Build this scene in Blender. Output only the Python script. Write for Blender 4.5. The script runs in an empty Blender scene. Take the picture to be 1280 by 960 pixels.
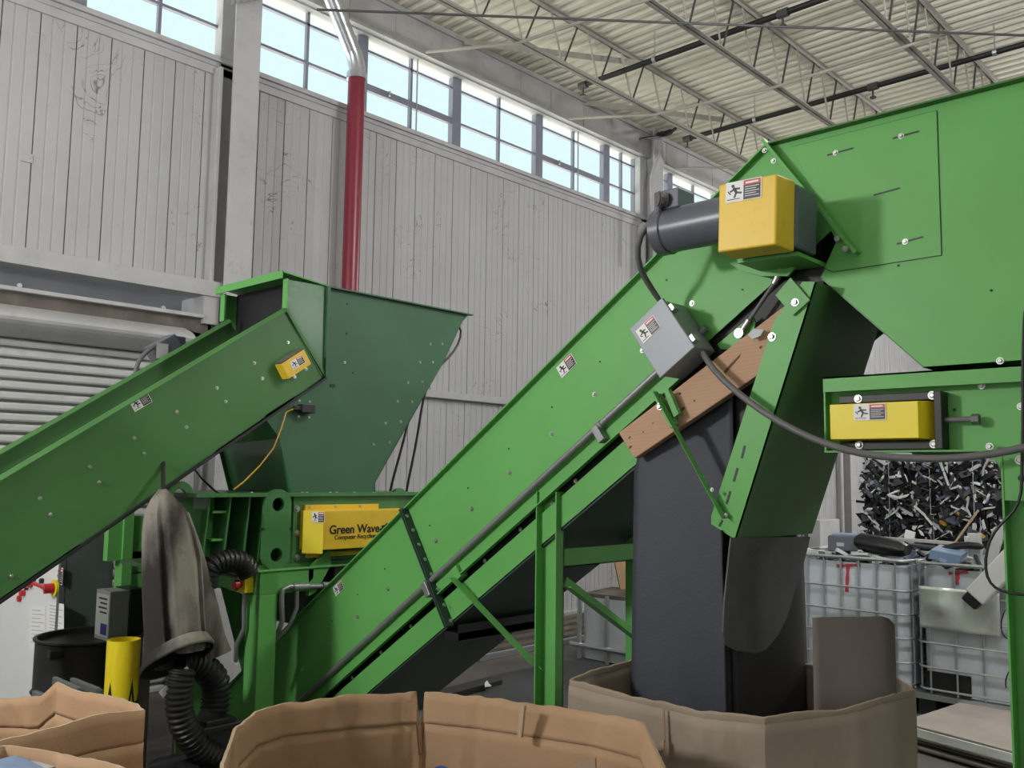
import bpy, bmesh, math, random
from mathutils import Vector, Matrix, noise
V = Vector
S = bpy.context.scene
COL = S.collection
rnd = random.Random(11)

# ------------------------------------------------------------------ camera model (metres; X along the long wall, Y towards it)
F, PITCH, ROLL, YAW, EYE = 1134.0, math.radians(5.752), math.radians(.760), math.radians(43.094), 1.75
cyw, syw = math.cos(YAW), math.sin(YAW)
def ray(px, py):
    a, b, c = (px-640)/F, -(py-480)/F, 1.0
    cr, sr = math.cos(ROLL), math.sin(ROLL)
    a, b = a*cr-b*sr, a*sr+b*cr
    cp, sp = math.cos(PITCH), math.sin(PITCH)
    u, f = b*cp+c*sp, -b*sp+c*cp
    return V((a*syw+f*cyw, -a*cyw+f*syw, u))
def P(px, py, X=None, Y=None, Z=None):
    d = ray(px, py)
    t = X/d.x if X is not None else Y/d.y if Y is not None else (Z-EYE)/d.z
    return d*t + V((0, 0, EYE))

cam = bpy.data.cameras.new('camera'); camo = bpy.data.objects.new('camera', cam); COL.objects.link(camo)
r0 = ray(640, 480); rx = (ray(740, 480)-r0).normalized(); ru = (ray(640, 380)-r0).normalized()
camo.matrix_world = Matrix(((rx.x, ru.x, -r0.x, 0), (rx.y, ru.y, -r0.y, 0), (rx.z, ru.z, -r0.z, EYE), (0, 0, 0, 1)))
cam.sensor_width = 36; cam.lens = 36*F/1280; cam.clip_start = .05; cam.clip_end = 200
S.camera = camo

# ------------------------------------------------------------------ materials
def mat(name, col, rough=.5, metal=0, var=.12, vscale=3, bump=0, bscale=40, spec=.5, col2=None, dirt=0, dirtcol=(.05, .045, .04), emit=None, stretch=1, crisp=.2):
    m = bpy.data.materials.new(name); m.use_nodes = True
    nt = m.node_tree; N, L = nt.nodes, nt.links
    b = N['Principled BSDF']
    tc = N.new('ShaderNodeTexCoord')
    n1 = N.new('ShaderNodeTexNoise'); n1.inputs['Scale'].default_value = vscale; n1.inputs['Detail'].default_value = 6
    mpp = N.new('ShaderNodeMapping'); mpp.inputs['Scale'].default_value = (1, 1, stretch); L.new(tc.outputs['Object'], mpp.inputs['Vector'])
    L.new(mpp.outputs[0], n1.inputs['Vector'])
    mr = N.new('ShaderNodeMapRange'); mr.inputs[1].default_value = .5-crisp; mr.inputs[2].default_value = .5+crisp
    L.new(n1.outputs['Fac'], mr.inputs[0])
    mx = N.new('ShaderNodeMix'); mx.data_type = 'RGBA'
    L.new(mr.outputs[0], mx.inputs[0])
    c2 = col2 or tuple(c*(1-var) for c in col)
    c1 = tuple(min(1, c*(1+var*.5)) for c in col)
    mx.inputs[6].default_value = (*c2, 1); mx.inputs[7].default_value = (*c1, 1)
    out = mx.outputs[2]
    if dirt:
        n2 = N.new('ShaderNodeTexNoise'); n2.inputs['Scale'].default_value = 9; n2.inputs['Detail'].default_value = 8; n2.inputs['Roughness'].default_value = .7
        L.new(tc.outputs['Object'], n2.inputs['Vector'])
        m2 = N.new('ShaderNodeMapRange'); m2.inputs[1].default_value = .56; m2.inputs[2].default_value = .75; m2.inputs[4].default_value = dirt
        L.new(n2.outputs['Fac'], m2.inputs[0])
        mx2 = N.new('ShaderNodeMix'); mx2.data_type = 'RGBA'
        L.new(m2.outputs[0], mx2.inputs[0]); L.new(out, mx2.inputs[6]); mx2.inputs[7].default_value = (*dirtcol, 1)
        out = mx2.outputs[2]
    L.new(out, b.inputs['Base Color'])
    rr = N.new('ShaderNodeMapRange'); rr.inputs[3].default_value = max(.02, rough-.07); rr.inputs[4].default_value = min(1, rough+.07)
    L.new(n1.outputs['Fac'], rr.inputs[0]); L.new(rr.outputs[0], b.inputs['Roughness'])
    b.inputs['Metallic'].default_value = metal; b.inputs['Specular IOR Level'].default_value = spec
    if bump:
        n3 = N.new('ShaderNodeTexNoise'); n3.inputs['Scale'].default_value = bscale; n3.inputs['Detail'].default_value = 4
        L.new(tc.outputs['Object'], n3.inputs['Vector'])
        bp = N.new('ShaderNodeBump'); bp.inputs['Strength'].default_value = bump; bp.inputs['Distance'].default_value = .01
        L.new(n3.outputs['Fac'], bp.inputs['Height']); L.new(bp.outputs[0], b.inputs['Normal'])
    return m

def wood_mat(name, ca, cb, axis_rot, scale=14):
    m = mat(name, ca, .75)
    nt = m.node_tree; N, L = nt.nodes, nt.links; b = N['Principled BSDF']
    tc = N.new('ShaderNodeTexCoord'); mp = N.new('ShaderNodeMapping'); mp.inputs['Rotation'].default_value = axis_rot; mp.inputs['Scale'].default_value = (1, .12, 1)
    L.new(tc.outputs['Object'], mp.inputs['Vector'])
    w = N.new('ShaderNodeTexWave'); w.wave_type = 'BANDS'; w.bands_direction = 'Z'; w.inputs['Scale'].default_value = scale; w.inputs['Distortion'].default_value = 2.2; w.inputs['Detail'].default_value = 4; w.inputs['Detail Scale'].default_value = 2
    L.new(mp.outputs[0], w.inputs['Vector'])
    n = N.new('ShaderNodeTexNoise'); n.inputs['Scale'].default_value = 30; L.new(mp.outputs[0], n.inputs['Vector'])
    a = N.new('ShaderNodeMath'); a.operation = 'MULTIPLY_ADD'; a.inputs[1].default_value = .5; L.new(w.outputs['Fac'], a.inputs[0])
    c = N.new('ShaderNodeMath'); c.operation = 'MULTIPLY'; c.inputs[1].default_value = .5; L.new(n.outputs['Fac'], c.inputs[0]); L.new(c.outputs[0], a.inputs[2])
    r = N.new('ShaderNodeValToRGB'); r.color_ramp.elements[0].color = (*cb, 1); r.color_ramp.elements[0].position = .15; r.color_ramp.elements[1].color = (*ca, 1); r.color_ramp.elements[1].position = .6
    L.new(a.outputs[0], r.inputs[0]); L.new(r.outputs[0], b.inputs['Base Color'])
    return m

def wall_mat(name, col):
    m = mat(name, col, .6, var=.07, vscale=1.2)
    nt = m.node_tree; N, L = nt.nodes, nt.links; b = N['Principled BSDF']
    base = b.inputs['Base Color'].links[0].from_socket
    tc = N.new('ShaderNodeTexCoord')
    n = N.new('ShaderNodeTexNoise'); n.inputs['Scale'].default_value = 2.3; n.inputs['Detail'].default_value = 4; n.inputs['Distortion'].default_value = 1.5
    L.new(tc.outputs['Object'], n.inputs['Vector'])
    s = N.new('ShaderNodeMath'); s.operation = 'SUBTRACT'; s.inputs[1].default_value = .5; L.new(n.outputs['Fac'], s.inputs[0])
    ab = N.new('ShaderNodeMath'); ab.operation = 'ABSOLUTE'; L.new(s.outputs[0], ab.inputs[0])
    ln = N.new('ShaderNodeMapRange'); ln.inputs[1].default_value = 0; ln.inputs[2].default_value = .006; ln.inputs[3].default_value = 1; ln.inputs[4].default_value = 0; L.new(ab.outputs[0], ln.inputs[0])
    k = N.new('ShaderNodeTexNoise'); k.inputs['Scale'].default_value = 1.7; k.inputs['Detail'].default_value = 3; L.new(tc.outputs['Object'], k.inputs['Vector'])
    km = N.new('ShaderNodeMapRange'); km.inputs[1].default_value = .53; km.inputs[2].default_value = .62; L.new(k.outputs['Fac'], km.inputs[0])
    mu = N.new('ShaderNodeMath'); mu.operation = 'MULTIPLY'; L.new(ln.outputs[0], mu.inputs[0]); L.new(km.outputs[0], mu.inputs[1])
    m3 = N.new('ShaderNodeMath'); m3.operation = 'MULTIPLY'; m3.inputs[1].default_value = .9; L.new(mu.outputs[0], m3.inputs[0])
    mx = N.new('ShaderNodeMix'); mx.data_type = 'RGBA'; L.new(m3.outputs[0], mx.inputs[0]); L.new(base, mx.inputs[6]); mx.inputs[7].default_value = (.09, .08, .08, 1)
    L.new(mx.outputs[2], b.inputs['Base Color'])
    return m

def card_mat(name, col):
    m = mat(name, col, .85, var=.14, vscale=4, bump=.25, bscale=25)
    return m

def glass_mat():
    m = bpy.data.materials.new('window_glass'); m.use_nodes = True
    N, L = m.node_tree.nodes, m.node_tree.links; N.clear()
    o = N.new('ShaderNodeOutputMaterial'); t = N.new('ShaderNodeBsdfTransparent'); t.inputs[0].default_value = (.94, .98, .98, 1)
    g = N.new('ShaderNodeBsdfGlossy'); g.inputs['Roughness'].default_value = .05
    mx = N.new('ShaderNodeMixShader'); mx.inputs[0].default_value = .05; L.new(t.outputs[0], mx.inputs[1]); L.new(g.outputs[0], mx.inputs[2]); L.new(mx.outputs[0], o.inputs[0])
    return m

M = dict(
    wall=wall_mat('white_wall_paint', (.435, .44, .455)),
    trimw=mat('white_trim_paint', (.455, .455, .465), .6, var=.1, vscale=4, dirt=.25),
    door=mat('roll_door_steel', (.55, .56, .55), .5, var=.1, dirt=.2),
    deck=mat('cream_roof_deck', (.80, .77, .66), .65, var=.12, vscale=.7),
    joist=mat('joist_paint', (.40, .38, .34), .6, var=.15),
    joistd=mat('dark_rod_steel', (.07, .07, .07), .5),
    floor=mat('dusty_concrete', (.125, .118, .112), .8, var=.35, vscale=1.4, bump=.15, bscale=30, dirt=.5),
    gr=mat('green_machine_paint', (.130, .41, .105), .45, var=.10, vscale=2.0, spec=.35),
    grd=mat('shaded_green_machine_paint', (.066, .19, .056), .40, var=.12, vscale=2.5, spec=.35, bump=.03, bscale=60),  # same green paint, darkened for faces turned from the light
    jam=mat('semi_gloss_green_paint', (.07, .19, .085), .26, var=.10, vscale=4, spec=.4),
    hop=mat('shaded_hopper_green', (.047, .132, .068), .48, var=.12, vscale=2.5, spec=.35, bump=.03, bscale=60),  # same green as the machines, its dim light put into the colour
    grs=mat('green_shredder_paint', (.070, .215, .072), .33, var=.18, vscale=6, dirt=.25),
    under=mat('shaded_underside_green', (.03, .06, .05), .55, var=.2),  # dark green with the shade of undersides and recesses in its colour
    gloss=mat('fresh_gloss_green', (.06, .19, .08), .12, var=.1),
    yel=mat('yellow_guard_paint', (.78, .53, .035), .42, var=.1, dirt=.25, dirtcol=(.3, .2, .04)),
    yelb=mat('bright_yellow_paint', (.85, .68, .015), .4, var=.04),
    zinc=mat('zinc_bolt', (.50, .52, .50), .33, metal=.85),
    alu=mat('aluminium_sheet', (.86, .87, .89), .34, metal=.75, bump=.4, bscale=6),
    galv=mat('galvanised_steel', (.55, .57, .60), .35, metal=.85),
    cond=mat('grey_conduit', (.30, .31, .32), .4, metal=.5),
    flex=mat('grey_flex_conduit', (.13, .13, .135), .5),
    motor=mat('grey_motor_paint', (.105, .115, .15), .33, var=.1),
    black=mat('black_steel', (.012, .012, .013), .45),
    rubber=mat('dark_rubber', (.043, .050, .068), .62, var=.22, vscale=3, bump=.1, bscale=80, dirt=.2, dirtcol=(.10, .11, .13)),
    rubberd=mat('black_rubber', (.010, .010, .012), .55, var=.2),
    rubberg=mat('dusty_rubber_flap', (.075, .075, .073), .6, var=.3, vscale=5, bump=.12, bscale=90, dirt=.3, dirtcol=(.075, .075, .07)),
    boot=mat('dusty_grey_rubber', (.17, .155, .135), .8, var=.85, vscale=6, stretch=.35, crisp=.11, dirt=.8, dirtcol=(.03, .028, .026), bump=.2, bscale=20),
    hose=mat('black_corrugated_plastic', (.014, .014, .015), .4),
    box=mat('light_grey_enclosure', (.30, .33, .37), .4, var=.06),
    white=mat('white_enamel', (.74, .75, .76), .4, var=.04),
    cabd=mat('grey_cabinet_side', (.10, .115, .11), .5, var=.1),
    card=card_mat('brown_cardboard', (.43, .275, .16)),
    cardd=card_mat('darker_brown_cardboard', (.36, .255, .165)),  # slightly darker, duller brown than the main cardboard
    cardg=card_mat('grey_brown_cardboard', (.335, .275, .215)),
    tear=mat('torn_cardboard_edge', (.44, .33, .22), .9),
    cardl=card_mat('grey_cardboard_liner', (.165, .14, .13)),
    cardp=card_mat('pale_cardboard', (.44, .39, .365)),
    red=mat('red_pipe_paint', (.22, .022, .045), .32, var=.08),
    redb=mat('red_button', (.55, .02, .03), .35),
    silver=mat('silver_pipe', (.55, .57, .62), .3, metal=.75),
    tote=mat('white_plastic_tank', (.58, .62, .70), .38, var=.14, vscale=4, dirt=.25, dirtcol=(.30, .31, .34)),
    spray=mat('red_spray_paint', (.50, .05, .07), .6),
    stw=mat('sticker_white', (.78, .79, .78), .45, var=.02),
    stb=mat('sticker_black', (.012, .012, .016), .4, var=.02),
    str_=mat('sticker_red', (.55, .06, .05), .4, var=.02),
    sash=mat('window_frame_paint', (.21, .22, .28), .5),
    glass=glass_mat(),
    tim=wood_mat('pine_timber', (.50, .31, .20), (.45, .275, .175), (math.radians(31), 0, 0), 26),
    recess=mat('grey_primer_steel', (.20, .205, .225), .5),
    knot=mat('wood_knot', (.14, .07, .035), .8),
    plank=mat('weathered_plank', (.13, .115, .10), .85, var=.4, vscale=6),
    mat_=mat('grey_floor_mat', (.055, .058, .065), .7, var=.3, vscale=2, dirt=.3, dirtcol=(.12, .12, .12)),
    pap=mat('paper', (.80, .80, .79), .7, var=.04),
    blue=mat('blue_plastic', (.04, .06, .30), .4),
    bluel=mat('pale_blue_plastic', (.20, .28, .44), .5),
    plg=mat('light_grey_plastic', (.50, .51, .52), .5, var=.15),
    pld=mat('dark_plastic', (.03, .035, .045), .45),
    plk=mat('black_plastic', (.008, .008, .010), .4),
    ora=mat('orange_scrap', (.55, .30, .03), .5),
    glow=mat('lamp_lens', (.9, .9, .9), .4),
)

# ------------------------------------------------------------------ mesh helpers
class MB:
    def __init__(s): s.v, s.f, s.mi, s.cur = [], [], [], 0
    def add(s, vs, fs):
        o = len(s.v); s.v += [V(p) for p in vs]
        for f in fs: s.f.append([o+i for i in f]); s.mi.append(s.cur)
        return s
    def m(s, i): s.cur = i; return s
    def obox(s, c, ax, ay, az):
        c, ax, ay, az = V(c), V(ax)/2, V(ay)/2, V(az)/2
        vs = [c+ax*i+ay*j+az*k for i in (-1, 1) for j in (-1, 1) for k in (-1, 1)]
        return s.add(vs, [(0, 1, 3, 2), (4, 6, 7, 5), (0, 4, 5, 1), (2, 3, 7, 6), (0, 2, 6, 4), (1, 5, 7, 3)])
    def box(s, lo, hi):
        lo, hi = V(lo), V(hi); d = hi-lo
        return s.obox((lo+hi)/2, (d.x, 0, 0), (0, d.y, 0), (0, 0, d.z))
    def prism(s, pts, ext):
        pts = [V(p) for p in pts]; ext = V(ext); n = len(pts)
        return s.add(pts+[p+ext for p in pts], [tuple(range(n)), tuple(range(2*n-1, n-1, -1))]+[(i, (i+1) % n, n+(i+1) % n, n+i) for i in range(n)])
    def loft(s, rings, caps=True, closed=True):
        n = len(rings[0]); vs = [p for r in rings for p in r]; fs = []
        for k in range(len(rings)-1):
            for i in range(n if closed else n-1):
                j = (i+1) % n; fs.append((k*n+i, k*n+j, (k+1)*n+j, (k+1)*n+i))
        if caps: fs += [tuple(range(n-1, -1, -1)), tuple(range((len(rings)-1)*n, len(rings)*n))]
        return s.add(vs, fs)
    def tube(s, path, r, seg=10, caps=True):
        path = [V(p) for p in path]; rings = []; up = None
        for i, p in enumerate(path):
            t = (path[min(i+1, len(path)-1)]-path[max(i-1, 0)]).normalized()
            if up is None:
                up = V((0, 0, 1)) if abs(t.z) < .9 else V((1, 0, 0))
            a = (up-t*up.dot(t)).normalized(); b = t.cross(a); up = a
            rr = r[i] if isinstance(r, (list, tuple)) else r
            rings.append([p+(a*math.cos(2*math.pi*k/seg)+b*math.sin(2*math.pi*k/seg))*rr for k in range(seg)])
        return s.loft(rings, caps)
    def cyl(s, p0, p1, r, r1=None, seg=20): return s.tube([p0, p1], [r, r if r1 is None else r1], seg)
    def bar(s, p0, p1, w, h, side):      # rectangular bar from p0 to p1; w along side, h across
        p0, p1 = V(p0), V(p1); t = (p1-p0); sd = V(side); sd = (sd-t*sd.dot(t)/t.dot(t)).normalized(); o = t.normalized().cross(sd)
        return s.obox((p0+p1)/2, t, sd*w, o*h)
    def angle(s, p0, p1, w, th, d1, d2):  # steel angle: two flat legs along d1 and d2
        p0, p1, d1, d2 = V(p0), V(p1), V(d1).normalized(), V(d2).normalized()
        t = p1-p0
        s.obox((p0+p1)/2+d1*w/2, t, d1*w, d2*th); return s.obox((p0+p1)/2+d2*w/2, t, d2*w, d1*th)
    def holeplate(s, outer, inner, ext):  # matched outer and inner loops
        n = len(outer); ext = V(ext); o = [V(p) for p in outer]; i_ = [V(p) for p in inner]
        vs = o+i_+[p+ext for p in o]+[p+ext for p in i_]; fs = []
        for k in range(n):
            j = (k+1) % n
            fs += [(k, j, n+j, n+k), (2*n+k, 3*n+k, 3*n+j, 2*n+j), (k, 2*n+k, 2*n+j, j), (n+k, n+j, 3*n+j, 3*n+k)]
        return s.add(vs, fs)
    def build(s, name, mats, parent=None, smooth=False, bevel=0, solid=0, sub=0, weld=False):
        me = bpy.data.meshes.new(name); me.from_pydata([tuple(p) for p in s.v], [], s.f)
        mats = mats if isinstance(mats, (list, tuple)) else [mats]
        for q in mats: me.materials.append(q)
        me.polygons.foreach_set('material_index', s.mi)
        bm = bmesh.new(); bm.from_mesh(me)
        if weld: bmesh.ops.remove_doubles(bm, verts=bm.verts, dist=1e-5)
        if not solid: bmesh.ops.recalc_face_normals(bm, faces=bm.faces)
        bm.to_mesh(me); bm.free()
        if smooth:
            me.polygons.foreach_set('use_smooth', [True]*len(me.polygons))
            try: me.set_sharp_from_angle(angle=math.radians(40))
            except Exception: pass
        o = bpy.data.objects.new(name, me); COL.objects.link(o)
        if parent: put(o, parent)
        if solid:
            q = o.modifiers.new('thickness', 'SOLIDIFY'); q.thickness = abs(solid); q.offset = 0 if solid > 0 else -1
        if bevel:
            q = o.modifiers.new('soft_edges', 'BEVEL'); q.width = bevel; q.segments = 2; q.limit_method = 'ANGLE'; q.angle_limit = math.radians(40)
        if sub:
            q = o.modifiers.new('smooth', 'SUBSURF'); q.levels = q.render_levels = sub
        return o

def abs_loc(o):
    l = V(o.location); p = o.parent
    while p: l = l + V(p.location) + V(0*p.location); p = p.parent
    return l
ORG = {}
def put(o, parent):
    o.parent = parent
    o.matrix_parent_inverse = Matrix.Translation(-ORG.get(parent.name, V((0, 0, 0))))
def tag(o, label, cat, group=None, kind=None):
    if label: o['label'] = label
    if cat: o['category'] = cat
    if group: o['group'] = group
    if kind: o['kind'] = kind
    return o
def thing(name, label, cat, loc, group=None):
    o = bpy.data.objects.new(name, None); COL.objects.link(o); o.empty_display_size = .1
    o.location = loc; ORG[o.name] = V(loc)
    return tag(o, label, cat, group)
def struct(o): o['kind'] = 'structure'; return o
def copy_tree(o, delta, parent=None):
    c = o.copy(); COL.objects.link(c)
    if parent: c.parent = parent
    else: c.location = V(o.location)+V(delta)
    if o.name in ORG: ORG[c.name] = ORG[o.name]+V(delta)
    for ch in [q for q in bpy.data.objects if q.parent == o]: copy_tree(ch, delta, c)
    return c

BOLT = {}
def bolts(parent, pts, nrm, r=.009, m='zinc', name='bolt'):
    r *= .85; key = (round(r, 4), m)
    if key not in BOLT:
        b = MB(); b.cyl((0, 0, 0), (0, 0, r*.25), r*1.5, seg=12)
        hx = lambda z, k: [(k*r*math.cos(i*math.pi/3), k*r*math.sin(i*math.pi/3), z) for i in range(6)]
        b.loft([hx(r*.25, 1), hx(r*.8, 1), hx(r*1.0, .75)])
        o = b.build('bolt', M[m]); BOLT[key] = o.data; bpy.data.objects.remove(o)
    q = V(nrm).to_track_quat('Z', 'Y')
    for p in pts:
        o = bpy.data.objects.new(name, BOLT[key]); COL.objects.link(o)
        o.location = p; o.rotation_mode = 'QUATERNION'; o.rotation_quaternion = q; put(o, parent)

def sticker(parent, c, u, v, w, h, name='warning_sticker', flip=0):
    c, u, v = V(c), V(u).normalized(), V(v).normalized(); n = u.cross(v)
    b = MB()
    def q(x0, y0, x1, y1, lift, mi):
        b.m(mi).prism([c+u*(x*w)+v*(y*h)+n*lift for x, y in ((x0, y0), (x1, y0), (x1, y1), (x0, y1))], n*.0004)
    q(-.5, -.5, .5, .5, 0, 0)
    q(.0, -.46, .47, .46, .0005, 1)
    q(.0, .22, .47, .46, .0010, 2)
    for k in range(5): q(.04, .12-k*.11, .43-(k % 2)*.08, .15-k*.11, .0010, 0)
    q(.06, .29, .41, .38, .0014, 0)
    def seg(x0, y0, x1, y1, t=.045):
        a, e = u*(x0*w)+v*(y0*h), u*(x1*w)+v*(y1*h); d = (e-a).normalized(); o = n.cross(d)*t*h
        b.m(1).prism([c+a+o+n*.0005, c+e+o+n*.0005, c+e-o+n*.0005, c+a-o+n*.0005], n*.0004)
    hc = c+u*(-.30*w)+v*(.28*h)
    b.m(1).prism([hc+(u*math.cos(t*math.pi/5)+v*math.sin(t*math.pi/5))*.085*h+n*.0005 for t in range(10)], n*.0004)
    seg(-.28, .2, -.2, -.05, .07); seg(-.2, -.05, -.05, -.1, .045); seg(-.2, -.05, -.26, -.3, .05); seg(-.26, .12, -.38, .02); seg(-.24, .14, -.1, .12)
    seg(-.46, -.36, -.1, -.36, .02); seg(-.44, .05, -.36, -.12, .03)
    return b.build(name, [M['stw'], M['stb'], M['str_']], parent)

# ================================================================== THE HALL
WY, DZ = 7.14, 6.62
b = MB(); b.box((-14, -9.2, -.2), (26, 7.5, 0)); struct(b.build('floor', M['floor']))

def panel_profile(x0, x1, y, phase=2.34, pitch=.2685, face=0):
    pts = []; k = math.ceil((x0-phase)/pitch); x = phase+k*pitch
    pts.append((x0, y))
    while x < x1-.01:
        if x > x0+.02:
            pts += [(x-.005, y), (x-.004, y+.02), (x+.004, y+.02), (x+.005, y)]
        for t in (1/3, 2/3):
            q = x+pitch*t
            if x0+.03 < q < x1-.03: pts += [(q-.010, y), (q-.004, y+.005), (q+.004, y+.005), (q+.010, y)]
        x += pitch
    pts.append((x1, y)); return pts
def panel(b, x0, x1, z0, z1, y, th=.06):
    pr = panel_profile(x0, x1, y); n = len(pr)
    vs = [(x, yy, z0) for x, yy in pr]+[(x, yy, z1) for x, yy in pr]+[(x0, y+th, z0), (x1, y+th, z0), (x0, y+th, z1), (x1, y+th, z1)]
    fs = [(i, i+1, n+i+1, n+i) for i in range(n-1)]
    fs += [(2*n, 2*n+2, 2*n+3, 2*n+1), (0, n, 2*n+2, 2*n), (n-1, 2*n+1, 2*n+3, 2*n-1)]
    b.add(vs, fs)
b = MB()
panel(b, -14, 3.92, 3.34, 5.22, WY)
panel(b, 4.0, 26, 2.63, 5.22, WY)
panel(b, 4.0, 26, .12, 2.60, WY+.03)
b.box((-14, WY+.12, 5.2), (26, WY+.2, 5.3))
struct(b.build('wall_back', M['wall']))
b = MB(); b.box((-14, WY-.02, 5.20), (26, WY+.10, 5.33)); b.box((-14, WY-.05, 5.315), (26, WY+.10, 5.36)); b.box((-14, WY-.035, 5.27), (26, WY, 5.285)); struct(b.build('trim_1', M['trimw'], bevel=.004))
b = MB(); b.box((4.05, WY-.05, 2.555), (26, WY+.02, 2.63)); struct(b.build('trim_2', M['trimw'], bevel=.004))
b = MB(); b.box((4.05, WY-.06, 0), (26, WY+.1, .13)); struct(b.build('baseboard_back', M['trimw'], bevel=.01))
# fascia beam above the glazing
b = MB(); b.box((-14, WY-.10, 6.20), (26, WY+.22, 6.57)); b.box((-14, WY-.13, 6.53), (26, WY+.2, 6.585)); b.box((-14, WY-.02, 6.185), (26, WY+.22, 6.20))
for k in range(30):
    x = 2.0+k*.62+rnd.uniform(-.05, .05); b.box((x, WY-.106, 6.21), (x+.006, WY-.10, 6.52))
struct(b.build('trim_3', M['trimw'], bevel=.003))
b = MB(); b.box((-14, -9.3, 0), (26, -9.1, 6.7)); struct(b.build('wall_front', M['wall']))
b = MB(); b.box((-14.2, -9.2, 0), (-14, -5, 6.7)); b.box((-14.2, 5, 0), (-14, 7.4, 6.7)); b.box((-14.2, -5, 4.6), (-14, 5, 6.7)); struct(b.build('wall_left', M['wall']))
b = MB(); b.box((25.8, -9.2, 0), (26, 7.4, 6.7)); struct(b.build('wall_right', M['wall']))
# roof deck: trapezoid flutes
b = MB(); pit = .152; x = -14.0; pr = []
while x < 26: pr += [(x, DZ), (x+.06, DZ), (x+.08, DZ+.042), (x+.132, DZ+.042)]; x += pit
vs = [(q, -9.3, z) for q, z in pr]+[(q, 7.36, z) for q, z in pr]; n = len(pr)
b.add(vs, [(i, i+1, n+i+1, n+i) for i in range(n-1)]); b.box((-14, -9.3, DZ+.06), (26, 7.36, DZ+.12))
struct(b.build('ceiling', M['deck']))

# bar joists (bottom chord, top chord, zigzag rods)
def joist(Y, zb, label):
    r = thing('roof_joist', label, 'joist', (5, Y, zb), 'open web joists under the roof'); r['kind'] = 'structure'
    x0, x1 = (-10, 25.7)
    for nm, z, sg in (('bottom_chord', zb, 1), ('top_chord', DZ-.012, -1)):
        c = MB()
        for s in (-1, 1):
            c.box((x0, Y+s*.012-(.035 if s < 0 else 0), z-.003), (x1, Y+s*.012+(.035 if s > 0 else 0), z+.003))
            c.box((x0, Y+s*.012-.003, min(z, z+sg*.04)), (x1, Y+s*.012+.003, max(z, z+sg*.04)))
        c.build(nm, M['joist'], r)
    w = MB(); x = x0+.3; st = .62
    while x < x1-.4:
        w.m(0).tube([(x, Y, zb+.01), (x-.20, Y, DZ-.02)], .010, 6); w.m(1).tube([(x+.02, Y, zb+.01), (x+.26, Y, DZ-.02)], .011, 6); x += st
    w.build('web_rods', [M['joist'], M['joistd']], r)
for Y, zb, lb in ((5.92, 6.07, 'open web roof joist nearest the windows'), (4.39, 5.96, 'open web roof joist, second from the windows'), (3.0, 5.97, 'open web roof joist, third from the windows, above the green hood'),
                  (1.55, 5.97, 'open web roof joist, fourth from the windows, behind the hood top'), (.1, 5.97, 'open web roof joist, fifth from the windows, out over the hood')):
    joist(Y, zb, lb)

# clerestory windows
zA, zB = P(460, 105, Y=WY).z, P(460, 59, Y=WY).z
def window(n, x0, x1, thick):
    r = thing('window_%d' % n, None, None, ((x0+x1)/2, WY+.08, 5.36)); r['kind'] = 'structure'
    z0, z1 = 5.36, 6.20; y = WY+.08; f = MB()
    f.box((x0, y-.03, z0), (x0+.065, y+.04, z1)); f.box((x1-.065, y-.03, z0), (x1, y+.04, z1))
    xm = (x0+x1)/2; f.box((xm-.014, y-.02, z0), (xm+.014, y+.02, z1))
    f.box((x0, y-.02, zB-.012), (x1, y+.02, zB+.012)); t = .035 if thick else .012
    f.box((x0, y-.025, zA-t), (x1, y+.02, zA+t)); f.box((x0, y-.02, z0), (x1, y+.02, z0+.015))
    f.build('window_frame', M['sash'], r)
    if thick:
        h = MB(); h.box((xm+.05, y-.05, z0), (xm+.062, y-.04, z1)); h.box((xm-.33, y-.06, zA-.02), (xm-.31, y-.02, zA+.03)); h.build('opener_rod', M['silver'], r)
    g = MB(); g.add([(x0+.06, y+.01, z0), (x1-.06, y+.01, z0), (x1-.06, y+.01, z1), (x0+.06, y+.01, z1)], [(0, 1, 2, 3)]); g.build('pane', M['glass'], r)
xs = [-2.6, -1.3, 0, 1.3, 2.62, 3.95]
n = 1
for i in range(5): window(n, xs[i], xs[i+1], False); n += 1
xs = [4.10, 5.40, 6.72, 8.12, 9.49, 10.2]
for i in range(5): window(n, xs[i], xs[i+1], i in (1, 3)); n += 1
xs = [10.6, 11.03, 12.35, 13.7, 15.0, 16.3, 17.6, 18.9, 20.2]
for i in range(8): window(n, xs[i], xs[i+1], False); n += 1
b = MB(); b.box((10.14, WY-.04, 5.36), (10.30, WY+.12, 6.2)); struct(b.build('trim_4', M['trimw'], bevel=.004))
# pillars (I columns)
def pillar(x0, x1, nm):
    c = MB(); c.box((x0, WY-.22, 0), (x1, WY-.20, 6.57)); xm = (x0+x1)/2; c.box((xm-.01, WY-.2, 0), (xm+.01, WY-.02, 6.57)); c.box((x0-.02, WY-.02, 0), (x1+.02, WY+.1, 6.57))
    c.box((x0-.07, WY-.10, 2.7), (x0-.03, WY, 5.25))
    struct(c.build(nm, M['trimw'], bevel=.004))
pillar(3.83, 4.08, 'pillar_1'); pillar(10.22, 10.45, 'pillar_2'); pillar(16.6, 16.83, 'pillar_3')
f = MB()
a = P(290, 40, Y=6.88); e = P(322, 25, Y=6.88)
pp = []
for k in range(13):
    t = k/12; pp.append((a.x-.06+(e.x-a.x+.08)*t, 6.86+.018*(k % 2), 0))
f.loft([[V((q[0], q[1], 5.72+i*.05*0+(.18*(q[0]-pp[0][0])/.3 if zz == 0 else .83))) for i, q in enumerate(pp)] for zz in (0, 1)], caps=False, closed=False)
tag(f.build('column_flashing', M['galv'], solid=.004), 'crumpled pale metal flashing wrapped around the top of the wall column', 'flashing')

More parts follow.
